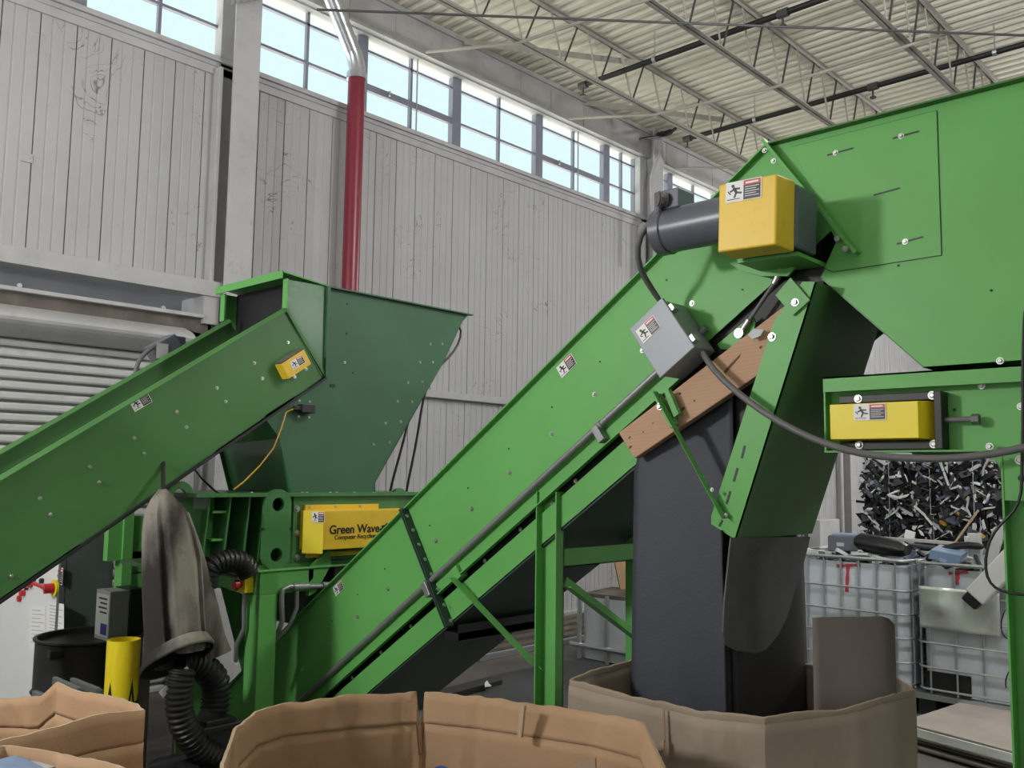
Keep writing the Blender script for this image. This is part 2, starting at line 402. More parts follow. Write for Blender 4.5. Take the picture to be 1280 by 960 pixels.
# roll-up door at the left and its header
b = MB(); b.box((-14, WY-.16, 3.215), (3.85, WY+.06, 3.345)); b.box((-14, WY-.16, 3.02), (3.70, WY+.1, 3.05)); b.box((3.70, WY-.14, 2.98), (3.84, WY+.28, 3.22))
struct(b.build('trim_5', M['trimw'], bevel=.003))
b = MB(); b.box((-14, WY-.1, 2.86), (3.83, WY+.25, 3.02)); struct(b.build('dark_gap_strip', M['plank']))  # dark strip standing in for the shaded gap above the door housing
b = MB()
b.m(0).loft([[V((x, WY-.12-.20*math.sin(t*math.pi/10), 2.92-.1*t*.22)) for t in range(11)]+[V((x, WY+.2, 2.70)), V((x, WY+.2, 2.92))] for x in (-14, 3.55)])
pr = []; z = 2.70
while z > .02: pr += [(WY+.06, z), (WY-.005, z-.004), (WY-.014, z-.02), (WY-.014, z-.046), (WY-.005, z-.058), (WY+.06, z-.060)]; z -= .078
n = len(pr); vs = [(-14, y, z) for y, z in pr]+[(3.62, y, z) for y, z in pr]
b.m(1).add(vs, [(i, i+1, n+i+1, n+i) for i in range(n-1)])
dr = b.build('door_1', [M['trimw'], M['door']]); struct(dr)
b = MB(); b.box((3.60, WY-.10, 0), (3.70, WY+.05, 2.9)); b.box((3.73, WY-.06, 0), (3.80, WY+.05, 2.9)); struct(b.build('trim_7', M['trimw']))
b = MB(); q = P(33, 197, Y=WY); b.obox(q, (.085, 0, 0), (0, .02, 0), (0, 0, .07)); b.cyl(q+V((.02, -.01, 0)), q+V((.02, -.016, 0)), .008)
tag(b.build('wall_plate', M['trimw'], bevel=.003), 'small square metal plate on the wall panel above the roll-up door', 'wall plate')
for k, (px, py) in enumerate(((24, 357), (204, 385))):
    b = MB(); q = P(px, py, Y=WY+.245); b.cyl(q+V((0, .004, 0)), q+V((0, -.012, 0)), .018)
    tag(b.build('bulb', M['stw']), ('small white bulb above the roll-up door, farther from the column', 'small white bulb above the roll-up door, next to the column')[k], 'bulb', 'bulbs above the door')

b = MB(); b.box((-14, WY+.25, 2.6), (3.85, WY+.28, 3.3)); struct(b.build('trim_8', M['recess']))
# red riser and its silver elbow pipe
rp = V((5.20, WY-.22, 0)); top = P(446, 98, Y=rp.y)
r = thing('riser_pipe', 'tall red vertical riser pipe with a silver elbow at the top, against the white wall', 'pipe', (rp.x, rp.y, 0))
b = MB(); b.cyl((top.x, rp.y, 0), (top.x, rp.y, top.z), .083, seg=28); b.build('red_pipe', M['red'], r, smooth=True)['label'] = 'red lower length of the riser'
b = MB(); b.cyl((top.x, rp.y, top.z-.015), (top.x, rp.y, top.z+.05), .098, seg=28); b.build('collar', M['silver'], r, smooth=True)
e2 = P(411, -12, Y=rp.y-.05); e1 = P(440, 62, Y=rp.y)
b = MB(); b.tube([(top.x, rp.y, top.z+.03), (top.x, rp.y, top.z+.10), e1.lerp(V((top.x, rp.y, top.z+.16)), .5), e1, e1.lerp(e2, .5), e2, e2+(e2-e1)*.4], .080, 28); b.build('elbow_pipe', M['silver'], r, smooth=True)
b = MB()
d = (e2-e1).normalized()
b.cyl(e1+d*.28, e1+d*.31, .084, seg=28); b.build('seam_ring', M['galv'], r, smooth=True)
# beige conduit by the second pillar
b = MB(); yy = WY-.3
b.tube([P(827, 168, Y=yy), P(826, 190, Y=yy), P(820, 205, Y=yy), P(815, 220, Y=yy), P(815, 262, Y=yy), P(818, 282, Y=yy), P(818, 330, Y=yy)], .028, 12)
tag(b.build('wall_conduit', M['trimw'], smooth=True), 'beige pipe with an offset bend running down beside the second wall column', 'pipe')
b = MB(); b.tube([P(800, 174, Y=yy), P(826, 170, Y=yy), P(838, 166, Y=yy-.2), P(845, 160, Y=yy-.3)], .022, 8)
for px, py in ((826, 168), (835, 166)): b.cyl(P(px-3, py+1, Y=yy), P(px+3, py-1, Y=yy), .04, seg=10)
tag(b.build('pipe_fitting', M['black']), 'dark pipe elbow and valve at the top of the beige wall pipe', 'fitting')

# sprinkler pipes and heads
for k, (x, z, lb) in enumerate(((10.24, 6.3, 'long black sprinkler pipe under the roof running behind the hood top'), (7.99, 6.3, 'long black sprinkler pipe under the roof nearer the red riser'))):
    r = thing('sprinkler_pipe', lb, 'pipe', (x, 6.4, z), 'sprinkler pipes under the roof')
    b = MB(); b.cyl((x, 6.40, z), (x, -5, z), .032, seg=12); b.build('pipe', M['black'], r, smooth=True)
    for y in (6.40, 3.9, 1.4):
        h = MB(); h.cyl((x, y, z-.03), (x, y, z-.12), .012, seg=8); h.cyl((x, y, z-.12), (x, y, z-.135), .035, seg=10); h.cyl((x, y+.05, z), (x, y-.06, z), .045, seg=10); h.build('sprinkler_head', M['joistd'], r)
    for y in (5.4, 2.6):
        h = MB(); h.tube([(x, y, z+.03), (x, y, DZ)], .008, 6); h.cyl((x, y-.02, z), (x, y+.02, z), .04, seg=12); h.build('hanger', M['galv'], r)
# bridging rods, braces, sway rod
k = 0
for x, lb in ((6.35, 'thin rod bridging the joists nearest the red riser'), (8.75, 'thin rod bridging the joists beyond the silver elbow'), (11.2, 'thin rod bridging the joists behind the motor')):
    b = MB(); b.tube([(x-.25, WY-.12, 6.22), (x, 5.92, 6.05)], .017, 8); b.tube([(x, 5.92, 6.05), (x, 4.39, 5.94), (x, 3.0, 5.95), (x, -5, 5.95)], .017, 8)
    tag(b.build('bridging_rod', M['joist']), lb, 'rod', 'bridging rods across the joists')
for pa, pb, lb in (((580, 52), (800, 79), 'flat beige roof brace from the fascia nearer the red riser'), ((690, 123), (905, 150), 'flat beige roof brace from the fascia nearer the beige pipe')):
    a, e = P(*pa, Z=6.53), P(*pb, Z=6.53); b = MB(); b.bar(a, e, .07, .008, (0, 0, 1)); tag(b.build('roof_brace', M['joist']), lb, 'brace', 'flat braces under the roof')
b = MB(); b.tube([P(396, 12, Z=5.93), P(800, 27, Z=5.93), P(1300, 45, Z=5.93)], .012, 8); tag(b.build('sway_rod', M['joistd']), 'thin dark rod crossing diagonally beneath all the joists', 'rod')

# ================================================================== MAIN INCLINED CONVEYOR (plane X = 3.1)
CX, W, AL = 3.10, .66, math.radians(35.0)
ca, sa = math.cos(AL), math.sin(AL)
def C(s, n, x=CX): return V((x, 1.58+s*ca-n*sa, 3.01-s*sa-n*ca))
def sn(px, py, X=CX):
    p = P(px, py, X=X); dy, dz = p.y-1.58, p.z-3.01
    return dy*ca-dz*sa, -dy*sa-dz*ca
DN, UPV, NX = V((0, ca, -sa)), V((0, sa, ca)), V((-1, 0, 0))
R = thing('inclined_conveyor', 'large bright green inclined belt conveyor with motor and grey junction box, rising to the hood', 'conveyor', (3.43, 2.65, 0))
def plate(b, s0, s1, n0, n1, x, th): b.prism([C(s0, n0, x), C(s1, n0, x), C(s1, n1, x), C(s0, n1, x)], (th, 0, 0))
b = MB(); plate(b, 0, 4.75, 0, .44, CX, .006); plate(b, 0, 4.75, 0, .006, CX-.03, .03)
b.build('side_panel', M['gr'], R)
b = MB(); plate(b, 0, 4.75, 0, .63, CX+W, .006); plate(b, 0, 4.75, 0, .006, CX+W, .03); b.build('side_panel', M['gr'], R)
s_l = sn(798, 570)[0]
s_k = sn(885, 472)[0]
b = MB(); plate(b, s_k, 4.7, .435, .493, CX-.012, .012); plate(b, s_k, 4.7, .488, .493, CX-.03, .03)
b.build('channel_rail', M['gr'], R)
b = MB(); plate(b, s_l, 4.75, .522, .635, CX+.004, .006); b.build('lower_panel', M['gr'], R)
b = MB(); b.prism([C(s_l, .63, CX+.012), C(4.75, .63, CX+.012), C(4.75, .645, CX+.012), C(s_l, .645, CX+.012)], (W, 0, 0)); b.build('bottom_pan', M['under'], R)
b = MB()
lo = [C(.15, .10, CX+.03), C(4.6, .10, CX+.03), C(4.68, .30, CX+.03), C(4.6, .53, CX+.03), C(.15, .56, CX+.03), C(.02, .33, CX+.03)]
b.prism(lo, (W-.06, 0, 0)); b.build('belt', M['rubberd'], R)
b = MB(); b.box((CX, C(4.75, 0).y-.012, .06), (CX+W, C(4.75, 0).y, .3)); b.build('tail_plate', M['gr'], R)
# splice angle, conduit, bolts
s_a = sn(508, 637)[0]
b = MB(); sa1, sa2 = C(s_a, 0), C(s_a+.02, .66); ud_ = (sa2-sa1); b.obox((sa1+sa2)/2+V((-.025, 0, 0)), DN*.006, (.05, 0, 0), ud_); b.obox((sa1+sa2)/2+V((-.025, 0, 0))-DN*.012, DN*.006, (.05, 0, 0), ud_)
b.build('splice_angle', M['under'], R)  # shadow on the protruding plates put into a dark colour
bolts(R, [C(s_a-.016, .05+k*.085, CX-.03) for k in range(8)], -DN, .008)
b = MB(); c0, c1 = C(s_k-.12, .405, CX-.03), C(4.6, .425, CX-.03); b.tube([c0, c1], .0145, 12)
b.build('conduit', M['cond'], R, smooth=True)
for px, py in ((755, 535), (540, 727)):
    q = C(sn(px, py)[0], .41, CX-.03); h = MB(); h.obox(q+V((0, 0, -.02))-UPV*.015, DN*.035, (.05, 0, 0), UPV*.075); h.cyl(q-DN*.02, q+DN*.02, .02, seg=12); h.build('conduit_clamp', M['cond'], R, bevel=.003)
bolts(R, [P(px, py, X=CX-.001) for px, py in ((865, 379), (743, 493), (689, 543), (637, 591), (590, 636), (545, 676), (525, 697), (485, 736), (447, 771), (410, 805), (803, 438), (378, 837))], NX, .009)
b_small = [(750, 452), (690, 509), (636, 561), (585, 610), (537, 657), (481, 711), (447, 743), (415, 776), (928, 362), (833, 350)]
bolts(R, [P(px, py, X=CX-.001) for px, py in b_small], NX, .0035, 'black', 'bolt_hole')
bolts(R, [C(sn(px, py)[0], .507, CX+.012) for px, py in ((715, 597), (646, 657), (602, 697), (510, 780), (473, 813), (437, 844))], NX, .008)
sticker(R, P(708, 457, X=CX-.002), -DN, UPV, .105, .06)
sticker(R, P(423, 735, X=CX-.002), -DN, UPV, .09, .055)
# end flange between conveyor and hood
b = MB(); b.obox(C(-.005, .285, CX-.02), DN*.012, (.05, 0, 0), UPV*-.60); b.build('end_flange', M['gr'], R)
bolts(R, [C(.012, n, CX-.045) for n in (.03, .09, .50, .55)], NX, .008)
# support posts, braces
def post(b, x, sgn):
    y0, y1, zt = 2.60, 2.72, 1.68
    b.box((x-.005, y0, 0), (x+.001, y1, zt)); b.box((min(x, x-.055*sgn), y0, 0), (max(x, x-.055*sgn), y0+.006, zt)); b.box((min(x, x-.055*sgn), y1-.006, 0), (max(x, x-.055*sgn), y1, zt))
    b.box((x-.09, y0-.04, 0), (x+.07, y1+.04, .012))
b = MB(); post(b, CX+.03, 1); b.build('support_post', M['gr'], R)
b = MB(); post(b, CX+W, -1); b.build('support_post', M['gr'], R)
bolts(R, [P(690, 629, X=CX+.02), P(690, 646, X=CX+.02)], NX, .009)
zc0, zc1 = P(703, 686, X=CX+.03).z, P(703, 709, X=CX+.03).z
b = MB(); b.box((CX+.03, 2.60, zc1), (CX+W, 2.606, zc0)); b.box((CX+.03, 2.60, zc1), (CX+W, 2.64, zc1+.005)); b.build('cross_member', M['gr'], R)
b = MB(); a = V((CX+.04, 2.61, P(706, 733, X=CX+.04).z)); e = P(786, 795, Y=2.61); e = a+(e-a)*1.12; b.angle(a, e, .045, .005, (0, -1, 0), (.5, 0, .8)); b.build('brace', M['gr'], R)
b = MB(); a, e = P(570, 722, X=CX-.03), P(671, 828, X=CX+.0); b.angle(a, e, .045, .005, (0, -.75, -.66), (-1, 0, 0)); b.build('brace', M['gr'], R)
b = MB(); q = P(574, 716, X=CX-.01); b.obox(q, (.05, 0, 0), DN*.05, UPV*.06); b.build('brace_tab', M['gr'], R)
q = C(s_a+.05, .665, CX+.02); b = MB(); b.box((q.x, q.y-.05, q.z-.045), (CX+W+.02, q.y+.05, q.z-.01)); b.box((q.x, q.y-.05, q.z-.05), (CX+W+.02, q.y-.045, q.z+.03)); b.build('cross_member', M['black'], R)
# grey junction box, turned with the slope
def quad(pxs, X): return [P(px, py, X=X) for px, py in pxs]
jb = quad(((790, 414), (829, 375), (872, 431), (827, 472)), CX-.16)
jc = sum(jb, V())/4; jl, jh = .178, .24
jc = V((CX, jc.y, jc.z))
b = MB(); b.obox(jc+V((-.085, 0, 0)), (.15, 0, 0), DN*jl, UPV*jh); jo = b.build('junction_box', M['box'], R, bevel=.004)
b = MB(); b.obox(jc+V((-.168, 0, 0)), (.016, 0, 0), DN*(jl+.012), UPV*(jh+.012)); b.build('lid', M['box'], jo, bevel=.004)
b = MB()
for t in (-.36, .30): b.obox(jc+V((-.15, 0, 0))-DN*(jl/2+.012)+UPV*(jh*t), (.035, 0, 0), DN*.02, UPV*.03)
b.build('latch', M['galv'], jo, bevel=.002)
sticker(jo, jc+V((-.1775, 0, 0))+DN*.025+UPV*.065, -DN, UPV, .10, .065)
# gearmotor on the head shaft
gx = CX-.36
g4 = quad(((895, 236), (966, 214), (974, 298), (901, 321)), gx)
gc = sum(g4, V())/4; gw = ((g4[0]-g4[1]).length+(g4[3]-g4[2]).length)/2; gh = ((g4[0]-g4[3]).length+(g4[1]-g4[2]).length)/2
gr_ = V((0, -1, 0)); tilt = math.radians(2); gu = V((0, -math.sin(tilt), math.cos(tilt))); gl = V((0, math.cos(tilt), math.sin(tilt)))
b = MB()
y2, z2 = gw/2, gh/2
f_ = [gc+gl*a*y2+gu*c*z2 for a, c in ((-1, -1), (1, -1), (1, 1), (-1, 1))]
bk = [gc+V((.11, 0, 0))+gl*a*y2+gu*c*z2 for a, c in ((-1.12, -1.05), (1.0, -1.05), (1.0, 1.0), (-1.12, 1.0))]
b.loft([f_, bk]); G = b.build('gear_guard', M['yel'], R, bevel=.006)
sticker(G, gc+V((-.0015, 0, 0))+gl*.012+gu*(z2*.70), -gl, gu, .135, .072)
b = MB(); b.obox(gc+V((.19, -.02, 0)), (.16, 0, 0), gl*(gw*1.0), gu*(gh*.92)); b.obox(gc+V((.28, 0, 0)), (.1, 0, 0), gl*(gw*.6), gu*(gh*.6)); b.build('gearbox', M['motor'], R, bevel=.01)
mc = P(860, 284, X=gx+.11); mc = V((mc.x, mc.y, mc.z)); y_end = P(822, 290, X=gx+.11).y; rm = .083
yg = gc.y+y2
b = MB(); b.cyl((mc.x, yg, mc.z), (mc.x, y_end-.05, mc.z), rm, seg=36); MO = b.build('motor_body', M['motor'], R, smooth=True, bevel=.003)
b = MB(); b.tube([(mc.x, y_end-.06, mc.z), (mc.x, y_end-.055, mc.z), (mc.x, y_end-.012, mc.z), (mc.x, y_end, mc.z)], [rm, rm+.006, rm+.006, rm-.012], 36); b.cyl((mc.x, y_end-.066, mc.z), (mc.x, y_end-.06, mc.z), rm-.004, seg=36); b.build('end_bell', M['motor'], R, smooth=True)
tb = V((mc.x+.0, y_end-.075, mc.z+rm+.02)); b = MB(); b.box(tb-V((.055, .055, .035)), tb+V((.055, .055, .04))); TB = b.build('terminal_box', M['motor'], R, bevel=.005)
b = MB(); b.cyl(tb+V((-.055, .0, .0)), tb+V((-.085, .02, .0)), .026, seg=16); b.cyl(tb+V((-.07, .01, 0)), tb+V((-.08, .017, 0)), .032, seg=8); b.build('cable_gland', M['flex'], TB)
b = MB(); b.prism([P(px, py, X=CX-.05) for px, py in ((905, 325), (1000, 305), (1012, 312), (985, 345), (952, 345), (925, 338))], (.012, 0, 0)); b.obox(gc+V((.25, 0, -gh*.52)), (.22, 0, 0), gl*(gw*1.05), gu*.014); b.build('mounting_bracket', M['gr'], R)
bolts(R, [P(974, 334, X=CX-.052), P(940, 328, X=CX-.052)], NX, .009)
b = MB(); b.tube([tb+V((-.08, .02, 0)), P(828, 262, X=gx+.05), P(806, 283, X=gx+.05), P(795, 308, X=gx+.07), P(799, 335, X=gx+.10), P(812, 358, X=CX-.16), P(829, 382, X=CX-.10)], .0125, 12)
b.build('motor_cable', M['flex'], R, smooth=True, sub=1)
# tension rod and lower tab near the head
b = MB(); a, e = P(974, 345, X=CX-.03), P(925, 417, X=CX-.03); b.tube([a, a.lerp(e, .12)], .011, 8); b.tube([a.lerp(e, .1), a.lerp(e, .8)], .008, 10); TR = b.build('tension_rod', M['flex'], R, smooth=True)
b = MB(); b.tube([a.lerp(e, .76), a.lerp(e, .97)], .013, 10); b.cyl(e+V((-.012, 0, 0)), e+V((.012, 0, 0)), .019, seg=14); b.build('rod_end', M['zinc'], TR, smooth=True)
b = MB(); b.cyl(a+V((0, 0, .01)), a.lerp(e, .13), .012, seg=10); b.build('rod_end', M['zinc'], TR, smooth=True)
b = MB(); b.prism([P(px, py, X=CX-.015) for px, py in ((897, 430), (940, 394), (944, 402), (942, 415), (914, 437), (900, 436))], (.01, 0, 0)); b.build('rod_tab', M['gr'], R)

# ---------------------------------------------------------------- green discharge chute hung under the conveyor head
CHX = 3.0
CH = thing('discharge_chute', 'tall slanted green steel chute with slotted front flange hanging under the conveyor head', 'chute', (3.3, 1.6, 1.5))
cp = quad(((1021, 352), (1003, 352), (968, 400), (889, 645), (889, 655), (920, 675)), CHX)
b = MB(); b.prism(cp, (.006, 0, 0)); b.build('flange', M['gr'], CH)
tR, bR = cp[0], cp[5]
XR = 3.62
b = MB(); b.prism([tR, bR, bR+V((XR-CHX, 0, 0)), tR+V((XR-CHX, 0, 0))], (0, .006, .003)); b.build('chute_plate', M['grd'], CH)
b = MB(); q = [tR, cp[2]+V((0, .02, .05)), cp[3], bR]; b.prism([V((XR, p.y, p.z)) for p in q], (.006, 0, 0)); b.build('far_side', M['grd'], CH)
b = MB(); b.prism([cp[2]+V((.006, 0, 0)), cp[3]+V((.006, 0, 0)), V((XR, cp[3].y, cp[3].z)), V((XR, cp[2].y, cp[2].z))], (0, -.006, 0)); b.build('back_plate', M['under'], CH)
b = MB()
for (x0, y0), (x1, y1) in (((931, 557), (927, 573)), ((922, 585), (917, 602)), ((913, 614), (908, 630)), ((903, 650), (899, 658))):
    b.bar(P(x0, y0, X=CHX-.001), P(x1, y1, X=CHX-.001), .009, .001, (0, 1, .3))
b.build('slot', M['black'], CH)
bolts(CH, [P(965, 421, X=CHX-.001)], NX, .012)
b = MB(); b.prism(quad(((969, 369), (988, 347), (1012, 375), (991, 394)), CHX-.014), (.012, 0, 0)); b.build('bolted_plate', M['gr'], CH)
bolts(CH, [P(994, 378, X=CHX-.015)], NX, .011)
b = MB(); b.prism(quad(((1003, 345), (1050, 318), (1060, 350), (1021, 352)), CX+.02), (.5, 0, 0)); b.build('dark_head_block', M['black'], CH)  # black block added for the dark interior between chute and hood
# diagonal angle brace with pivot block
b = MB(); a, e = P(822, 490, X=CHX-.05), P(908, 648, X=CHX-.012); d = (e-a).normalized(); b.angle(a, e, .034, .004, V((0, 1, .55)), V((-1, 0, 0))); BR = b.build('brace', M['gr'], CH)
b = MB(); b.prism(quad(((817, 497), (824, 492), (846, 530), (838, 535)), CHX-.035), (.02, 0, 0)); b.prism(quad(((830, 490), (835, 486), (848, 517), (842, 522)), CHX-.04), (.025, 0, 0)); b.build('pivot_block', M['gr'], BR)
bolts(CH, [P(825, 508, X=CHX-.038)], NX, .012)
bolts(CH, [P(907, 644, X=CHX-.02), P(890, 612, X=CHX-.05)], NX, .006)

# timber
TB_ = MB(); wq = quad(((773, 541), (979, 383), (990, 440), (793, 573)), 3.009); TB_.prism(wq, (.042, 0, 0))
tmb = TB_.build('timber_beam', M['tim'], bevel=.004)
for px, py, r1, r2 in ((850, 492, .006, .004), (868, 501, .005, .004), (854, 511, .010, .006), (787, 547, .007, .004), (788, 559, .010, .005), (804, 540, .004, .003), (951, 434, .007, .005), (816, 529, .004, .003)):
    q = P(px, py, X=3.009); b = MB(); b.prism([q+DN*r1*math.cos(k*math.pi/5)+UPV*r2*math.sin(k*math.pi/5) for k in range(10)], (-.0006, 0, 0)); b.build('knot', M['knot'], tmb)
b = MB(); b.prism([P(x, y, X=3.0088) for x, y in ((905, 464), (913, 455), (926, 442), (925, 446), (914, 459), (906, 468))], (-.0006, 0, 0)); b.build('crack', M['knot'], tmb)
tag(tmb, 'pine timber beam clamped along the underside of the green conveyor', 'timber')
b = MB(); b.prism(quad(((935, 418), (942, 411), (955, 412), (950, 420), (940, 424)), 2.978), (.006, 0, 0)); tag(b.build('scrap_chip', M['plg']), 'small pale grey scrap lying on the upper end of the timber', 'scrap')
for i, (x0, y0, x1, y1) in enumerate(()): pass

# rubber sheets
def sheet(name, label, fn, nu, nv, m, th=.006):
    b = MB(); b.loft([[fn(i/nu, j/nv) for i in range(nu+1)] for j in range(nv+1)], caps=False, closed=False)
    return tag(b.build(name, M[m], smooth=True, solid=th), label, 'rubber sheet')
yl, yr = P(787, 700, X=3.04).y, P(911, 800, X=3.04).y
tl, tr_ = P(797, 566, X=3.08), P(948, 462, X=3.08)
def s1(u, v):
    y = yl+(yr-yl)*u; zt = tl.z+(tr_.z-tl.z)*((y-tl.y)/(tr_.y-tl.y)); zt = min(zt+.03, 2.3)
    if u < .12: zt -= .10*(1-u/.12)**2
    return V((3.085-.012*math.sin(u*5+v)-.035*(1-v)*(1-u), y, .72+(zt-.72)*v))
sheet('rubber_sheet', 'wide dark grey rubber sheet hanging from the timber into the octagonal cardboard box', s1, 16, 20, 'rubber')
def s1b(u, v):
    z = 1.56+(2.02+.3*u-1.56)*v; y1_ = 1.375+(2.432-z)*.36+.03; return V((3.12, 1.90+(y1_-1.90)*u, z))
sheet('rubber_sheet', 'darker rubber strip tucked behind the chute flange beside the wide grey sheet', s1b, 6, 6, 'rubberd')
yf = 1.675
fl = [P(px, py, Y=yf) for px, py in ((914, 672), (1013, 671), (1006, 700), (992, 745), (984, 772), (972, 795), (958, 812), (945, 817), (920, 813), (906, 806), (904, 790), (906, 750))]
b = MB(); b.prism(fl, (0, .006, 0)); tag(b.build('rubber_flap', M['rubberg']), 'rounded grey rubber flap hanging from the bottom edge of the green chute', 'rubber sheet')
def s3(u, v):
    x = 2.99+u*.64; return V((x+.03*(1-v), 1.735+.03*math.sin(u*6), .74+(1.56-.74)*v))
sheet('rubber_sheet', 'black rubber sheet behind the rounded flap, dropping into the octagonal box', s3, 12, 8, 'rubberd')

# ---------------------------------------------------------------- hood and feeder at the right
HD = thing('discharge_hood', 'huge bright green sheet metal hood with a bolted slotted access panel at the conveyor head', 'hood', (3.5, .4, 2.12))
hp = [C(0, 0)]+[V((CX, -.6, 3.01)), V((CX, -.6, 2.125))]+[P(px, py, X=CX) for px, py in ((1155, 460), (1026, 346), (1050, 300))]
hp[3].z = 2.125
b = MB(); b.prism(hp, (.006, 0, 0)); b.build('front_panel', M['gr'], HD)
b = MB(); b.prism([V((CX+.75, p.y, p.z)) for p in hp], (.006, 0, 0)); b.build('rear_panel', M['gr'], HD)
b = MB(); b.box((CX-.035, -.6, 3.006), (CX+.79, 1.58, 3.012)); b.build('top_panel', M['grd'], HD)
b = MB(); b.prism([hp[3], hp[4], hp[4]+V((.75, 0, 0)), hp[3]+V((.75, 0, 0))], (0, .003, -.003)); b.build('lower_panel', M['grd'], HD); b = MB(); b.box((CX, -.606, 2.125), (CX+.75, -.6, 3.006)); b.build('end_panel', M['grd'], HD)
pp = [P(px, py, X=CX-.001) for px, py in ((1000, 183), (1171, 136), (1177, 319), (1042, 340), (1031, 335), (1046, 302))]
pp[0] = C(.02, .02, CX-.001)+V((0, -.10, 0))
pp[1].z = pp[0].z
b = MB(); b.prism([p+V((-.004, 0, 0)) for p in pp], (.004, 0, 0)); AP = b.build('access_panel', M['gr'], HD, bevel=.001)
b = MB()
for k in range(len(pp)):
    a, e = pp[k], pp[(k+1) % len(pp)]
    if k == 5: continue
    b.bar(a+V((-.0008, 0, 0)), e+V((-.0008, 0, 0)), .0035, .0016, (0, 1, .5))
b.build('panel_gap', M['black'], AP)
for cx_, cy_, bolt_ in ((1050, 191, 1), (1132, 170, 1), (1108, 241, 0), (1137, 302, 1)):
    a, e = P(cx_-16, cy_+3, X=CX-.0055), P(cx_+17, cy_-6, X=CX-.0055)
    b = MB(); b.bar(a, e, .006, .001, (0, 0, 1)); b.build('slot', M['black'], AP)
    if bolt_: bolts(AP, [a.lerp(e, .32)], NX, .008)
bolts(HD, [P(1250, 451, X=CX-.001)], NX, .009); bolts(HD, [P(1123, 332, X=CX-.001), P(1239, 363, X=CX-.001)], NX, .0035, 'black', 'bolt_hole')

FD = thing('belt_feeder', 'horizontal green feeder frame on legs beneath the hood, with a bright yellow bearing guard', 'feeder', (3.4, .4, 0))
zt, zb = 2.108, P(1040, 566, X=CX).z
yL = 1.372; FX = CX-.03
zf = P(1034, 490, X=FX).z
b = MB(); b.box((FX, -.6, zf), (FX+.006, yL, zt)); b.box((FX, -.6, zt-.006), (FX+.09, yL, zt)); b.build('top_rail', M['gr'], FD)
b = MB(); b.box((FX+.055, -.6, zb), (FX+.061, yL, zt-.01)); b.build('side_web', M['gr'], FD)
b = MB(); b.box((FX, -.6, zb), (FX+.06, yL, zb+.006)); b.build('bottom_rail', M['gr'], FD)
b = MB(); b.box((FX+.003, yL-.006, zb), (FX+.06, yL, zf+.01)); b.build('end_plate', M['gr'], FD)
b = MB(); b.box((FX+.85, -.6, zb), (FX+.856, yL, zt)); b.box((FX+.06, yL-.03, zb+.02), (FX+.85, yL-.02, zt-.03)); b.build('rear_web', M['grd'], FD)
b = MB(); b.box((FX+.09, -.6, zb+.06), (FX+.84, yL-.04, zt-.03)); b.build('belt', M['rubberd'], FD)
gq = quad(((1037, 506), (1147, 501), (1147, 547), (1037, 550)), FX-.05)
y0, y1 = gq[1].y, gq[0].y; z0, z1 = (gq[3].z+gq[2].z)/2, (gq[0].z+gq[1].z)/2
b = MB(); b.loft([[V((FX-.05, y, z)) for y, z in ((y0, z0), (y1, z0), (y1, z1), (y0, z1))], [V((FX+.03, y, z)) for y, z in ((y0-.03, z0-.004), (y1, z0-.004), (y1, z1+.004), (y0-.03, z1+.004))]])
YG = b.build('bearing_guard', M['yelb'], FD, bevel=.002)
sticker(YG, P(1087, 515, X=FX-.0525), (0, -1, 0), (0, 0, 1), .108, .055)
b = MB(); b.box((FX+.0, y0-.055, z0-.035), (FX+.055, y1-.01, z0-.006)); b.box((FX+.0, y0-.055, z1+.006), (FX+.055, y1-.01, z1+.033)); b.box((FX-.01, y0-.06, z0-.035), (FX+.055, y0-.035, z1+.033)); b.build('take_up_frame', M['black'], FD, bevel=.003)
bolts(FD, [V((FX-.001, y, z)) for y in (y0-.03, y1-.08) for z in (z0-.018, z1+.02)], NX, .011)
b = MB(); zc = (z0+z1)/2; b.cyl((FX+.02, y0-.05, zc), (FX+.02, y0-.15, zc), .009, seg=12); b.cyl((FX+.02, y0-.14, zc), (FX+.02, y0-.162, zc), .017, seg=6); b.build('take_up_bolt', M['flex'], FD)
bolts(FD, [P(1193, 512, X=FX+.05)], NX, .004, 'black', 'bolt_hole'); bolts(FD, [P(1227, 482, X=FX+.05), P(1276, 508, X=FX+.05), P(1237, 558, X=FX+.02)], NX, .009)
yp = P(1255, 600, X=CX).y
def leg(x, dx):
    b = MB(); b.box((x, yp-.006, 0), (x+dx, yp, zb+.0)); b.box((x+min(0, dx)+(dx if dx > 0 else 0)-.003, yp-.16, 0), (x+min(0, dx)+(dx if dx > 0 else 0)+.003, yp, zb+.0)); b.box((x, yp-.166, 0), (x+dx, yp-.16, zb)); b.box((x-.03, yp-.2, 0), (x+dx+.03, yp+.03, .012)); return b.build('leg', M['gr'], FD)
leg(FX, .06); leg(FX+.8, .056); yp -= 1.2; leg(FX, .06); leg(FX+.8, .056); yp += 1.2
b = MB(); b.prism(quad(((1218, 566), (1255, 566), (1255, 596), (1245, 576)), FX+.03), (.006, 0, 0)); b.prism([V((FX+.003, yp-.165, zb)), V((FX+.003, yp+.0, zb)), V((FX+.003, yp, zb-.15)), V((FX+.003, yp-.165, zb-.15))], (.006, 0, 0)); b.build('gusset', M['gr'], FD)
bolts(FD, [P(1275, 575, X=FX+.001), ], NX, .011); bolts(FD, [P(1277, 598, X=FX+.001)], NX, .008, 'black', 'bolt_hole')
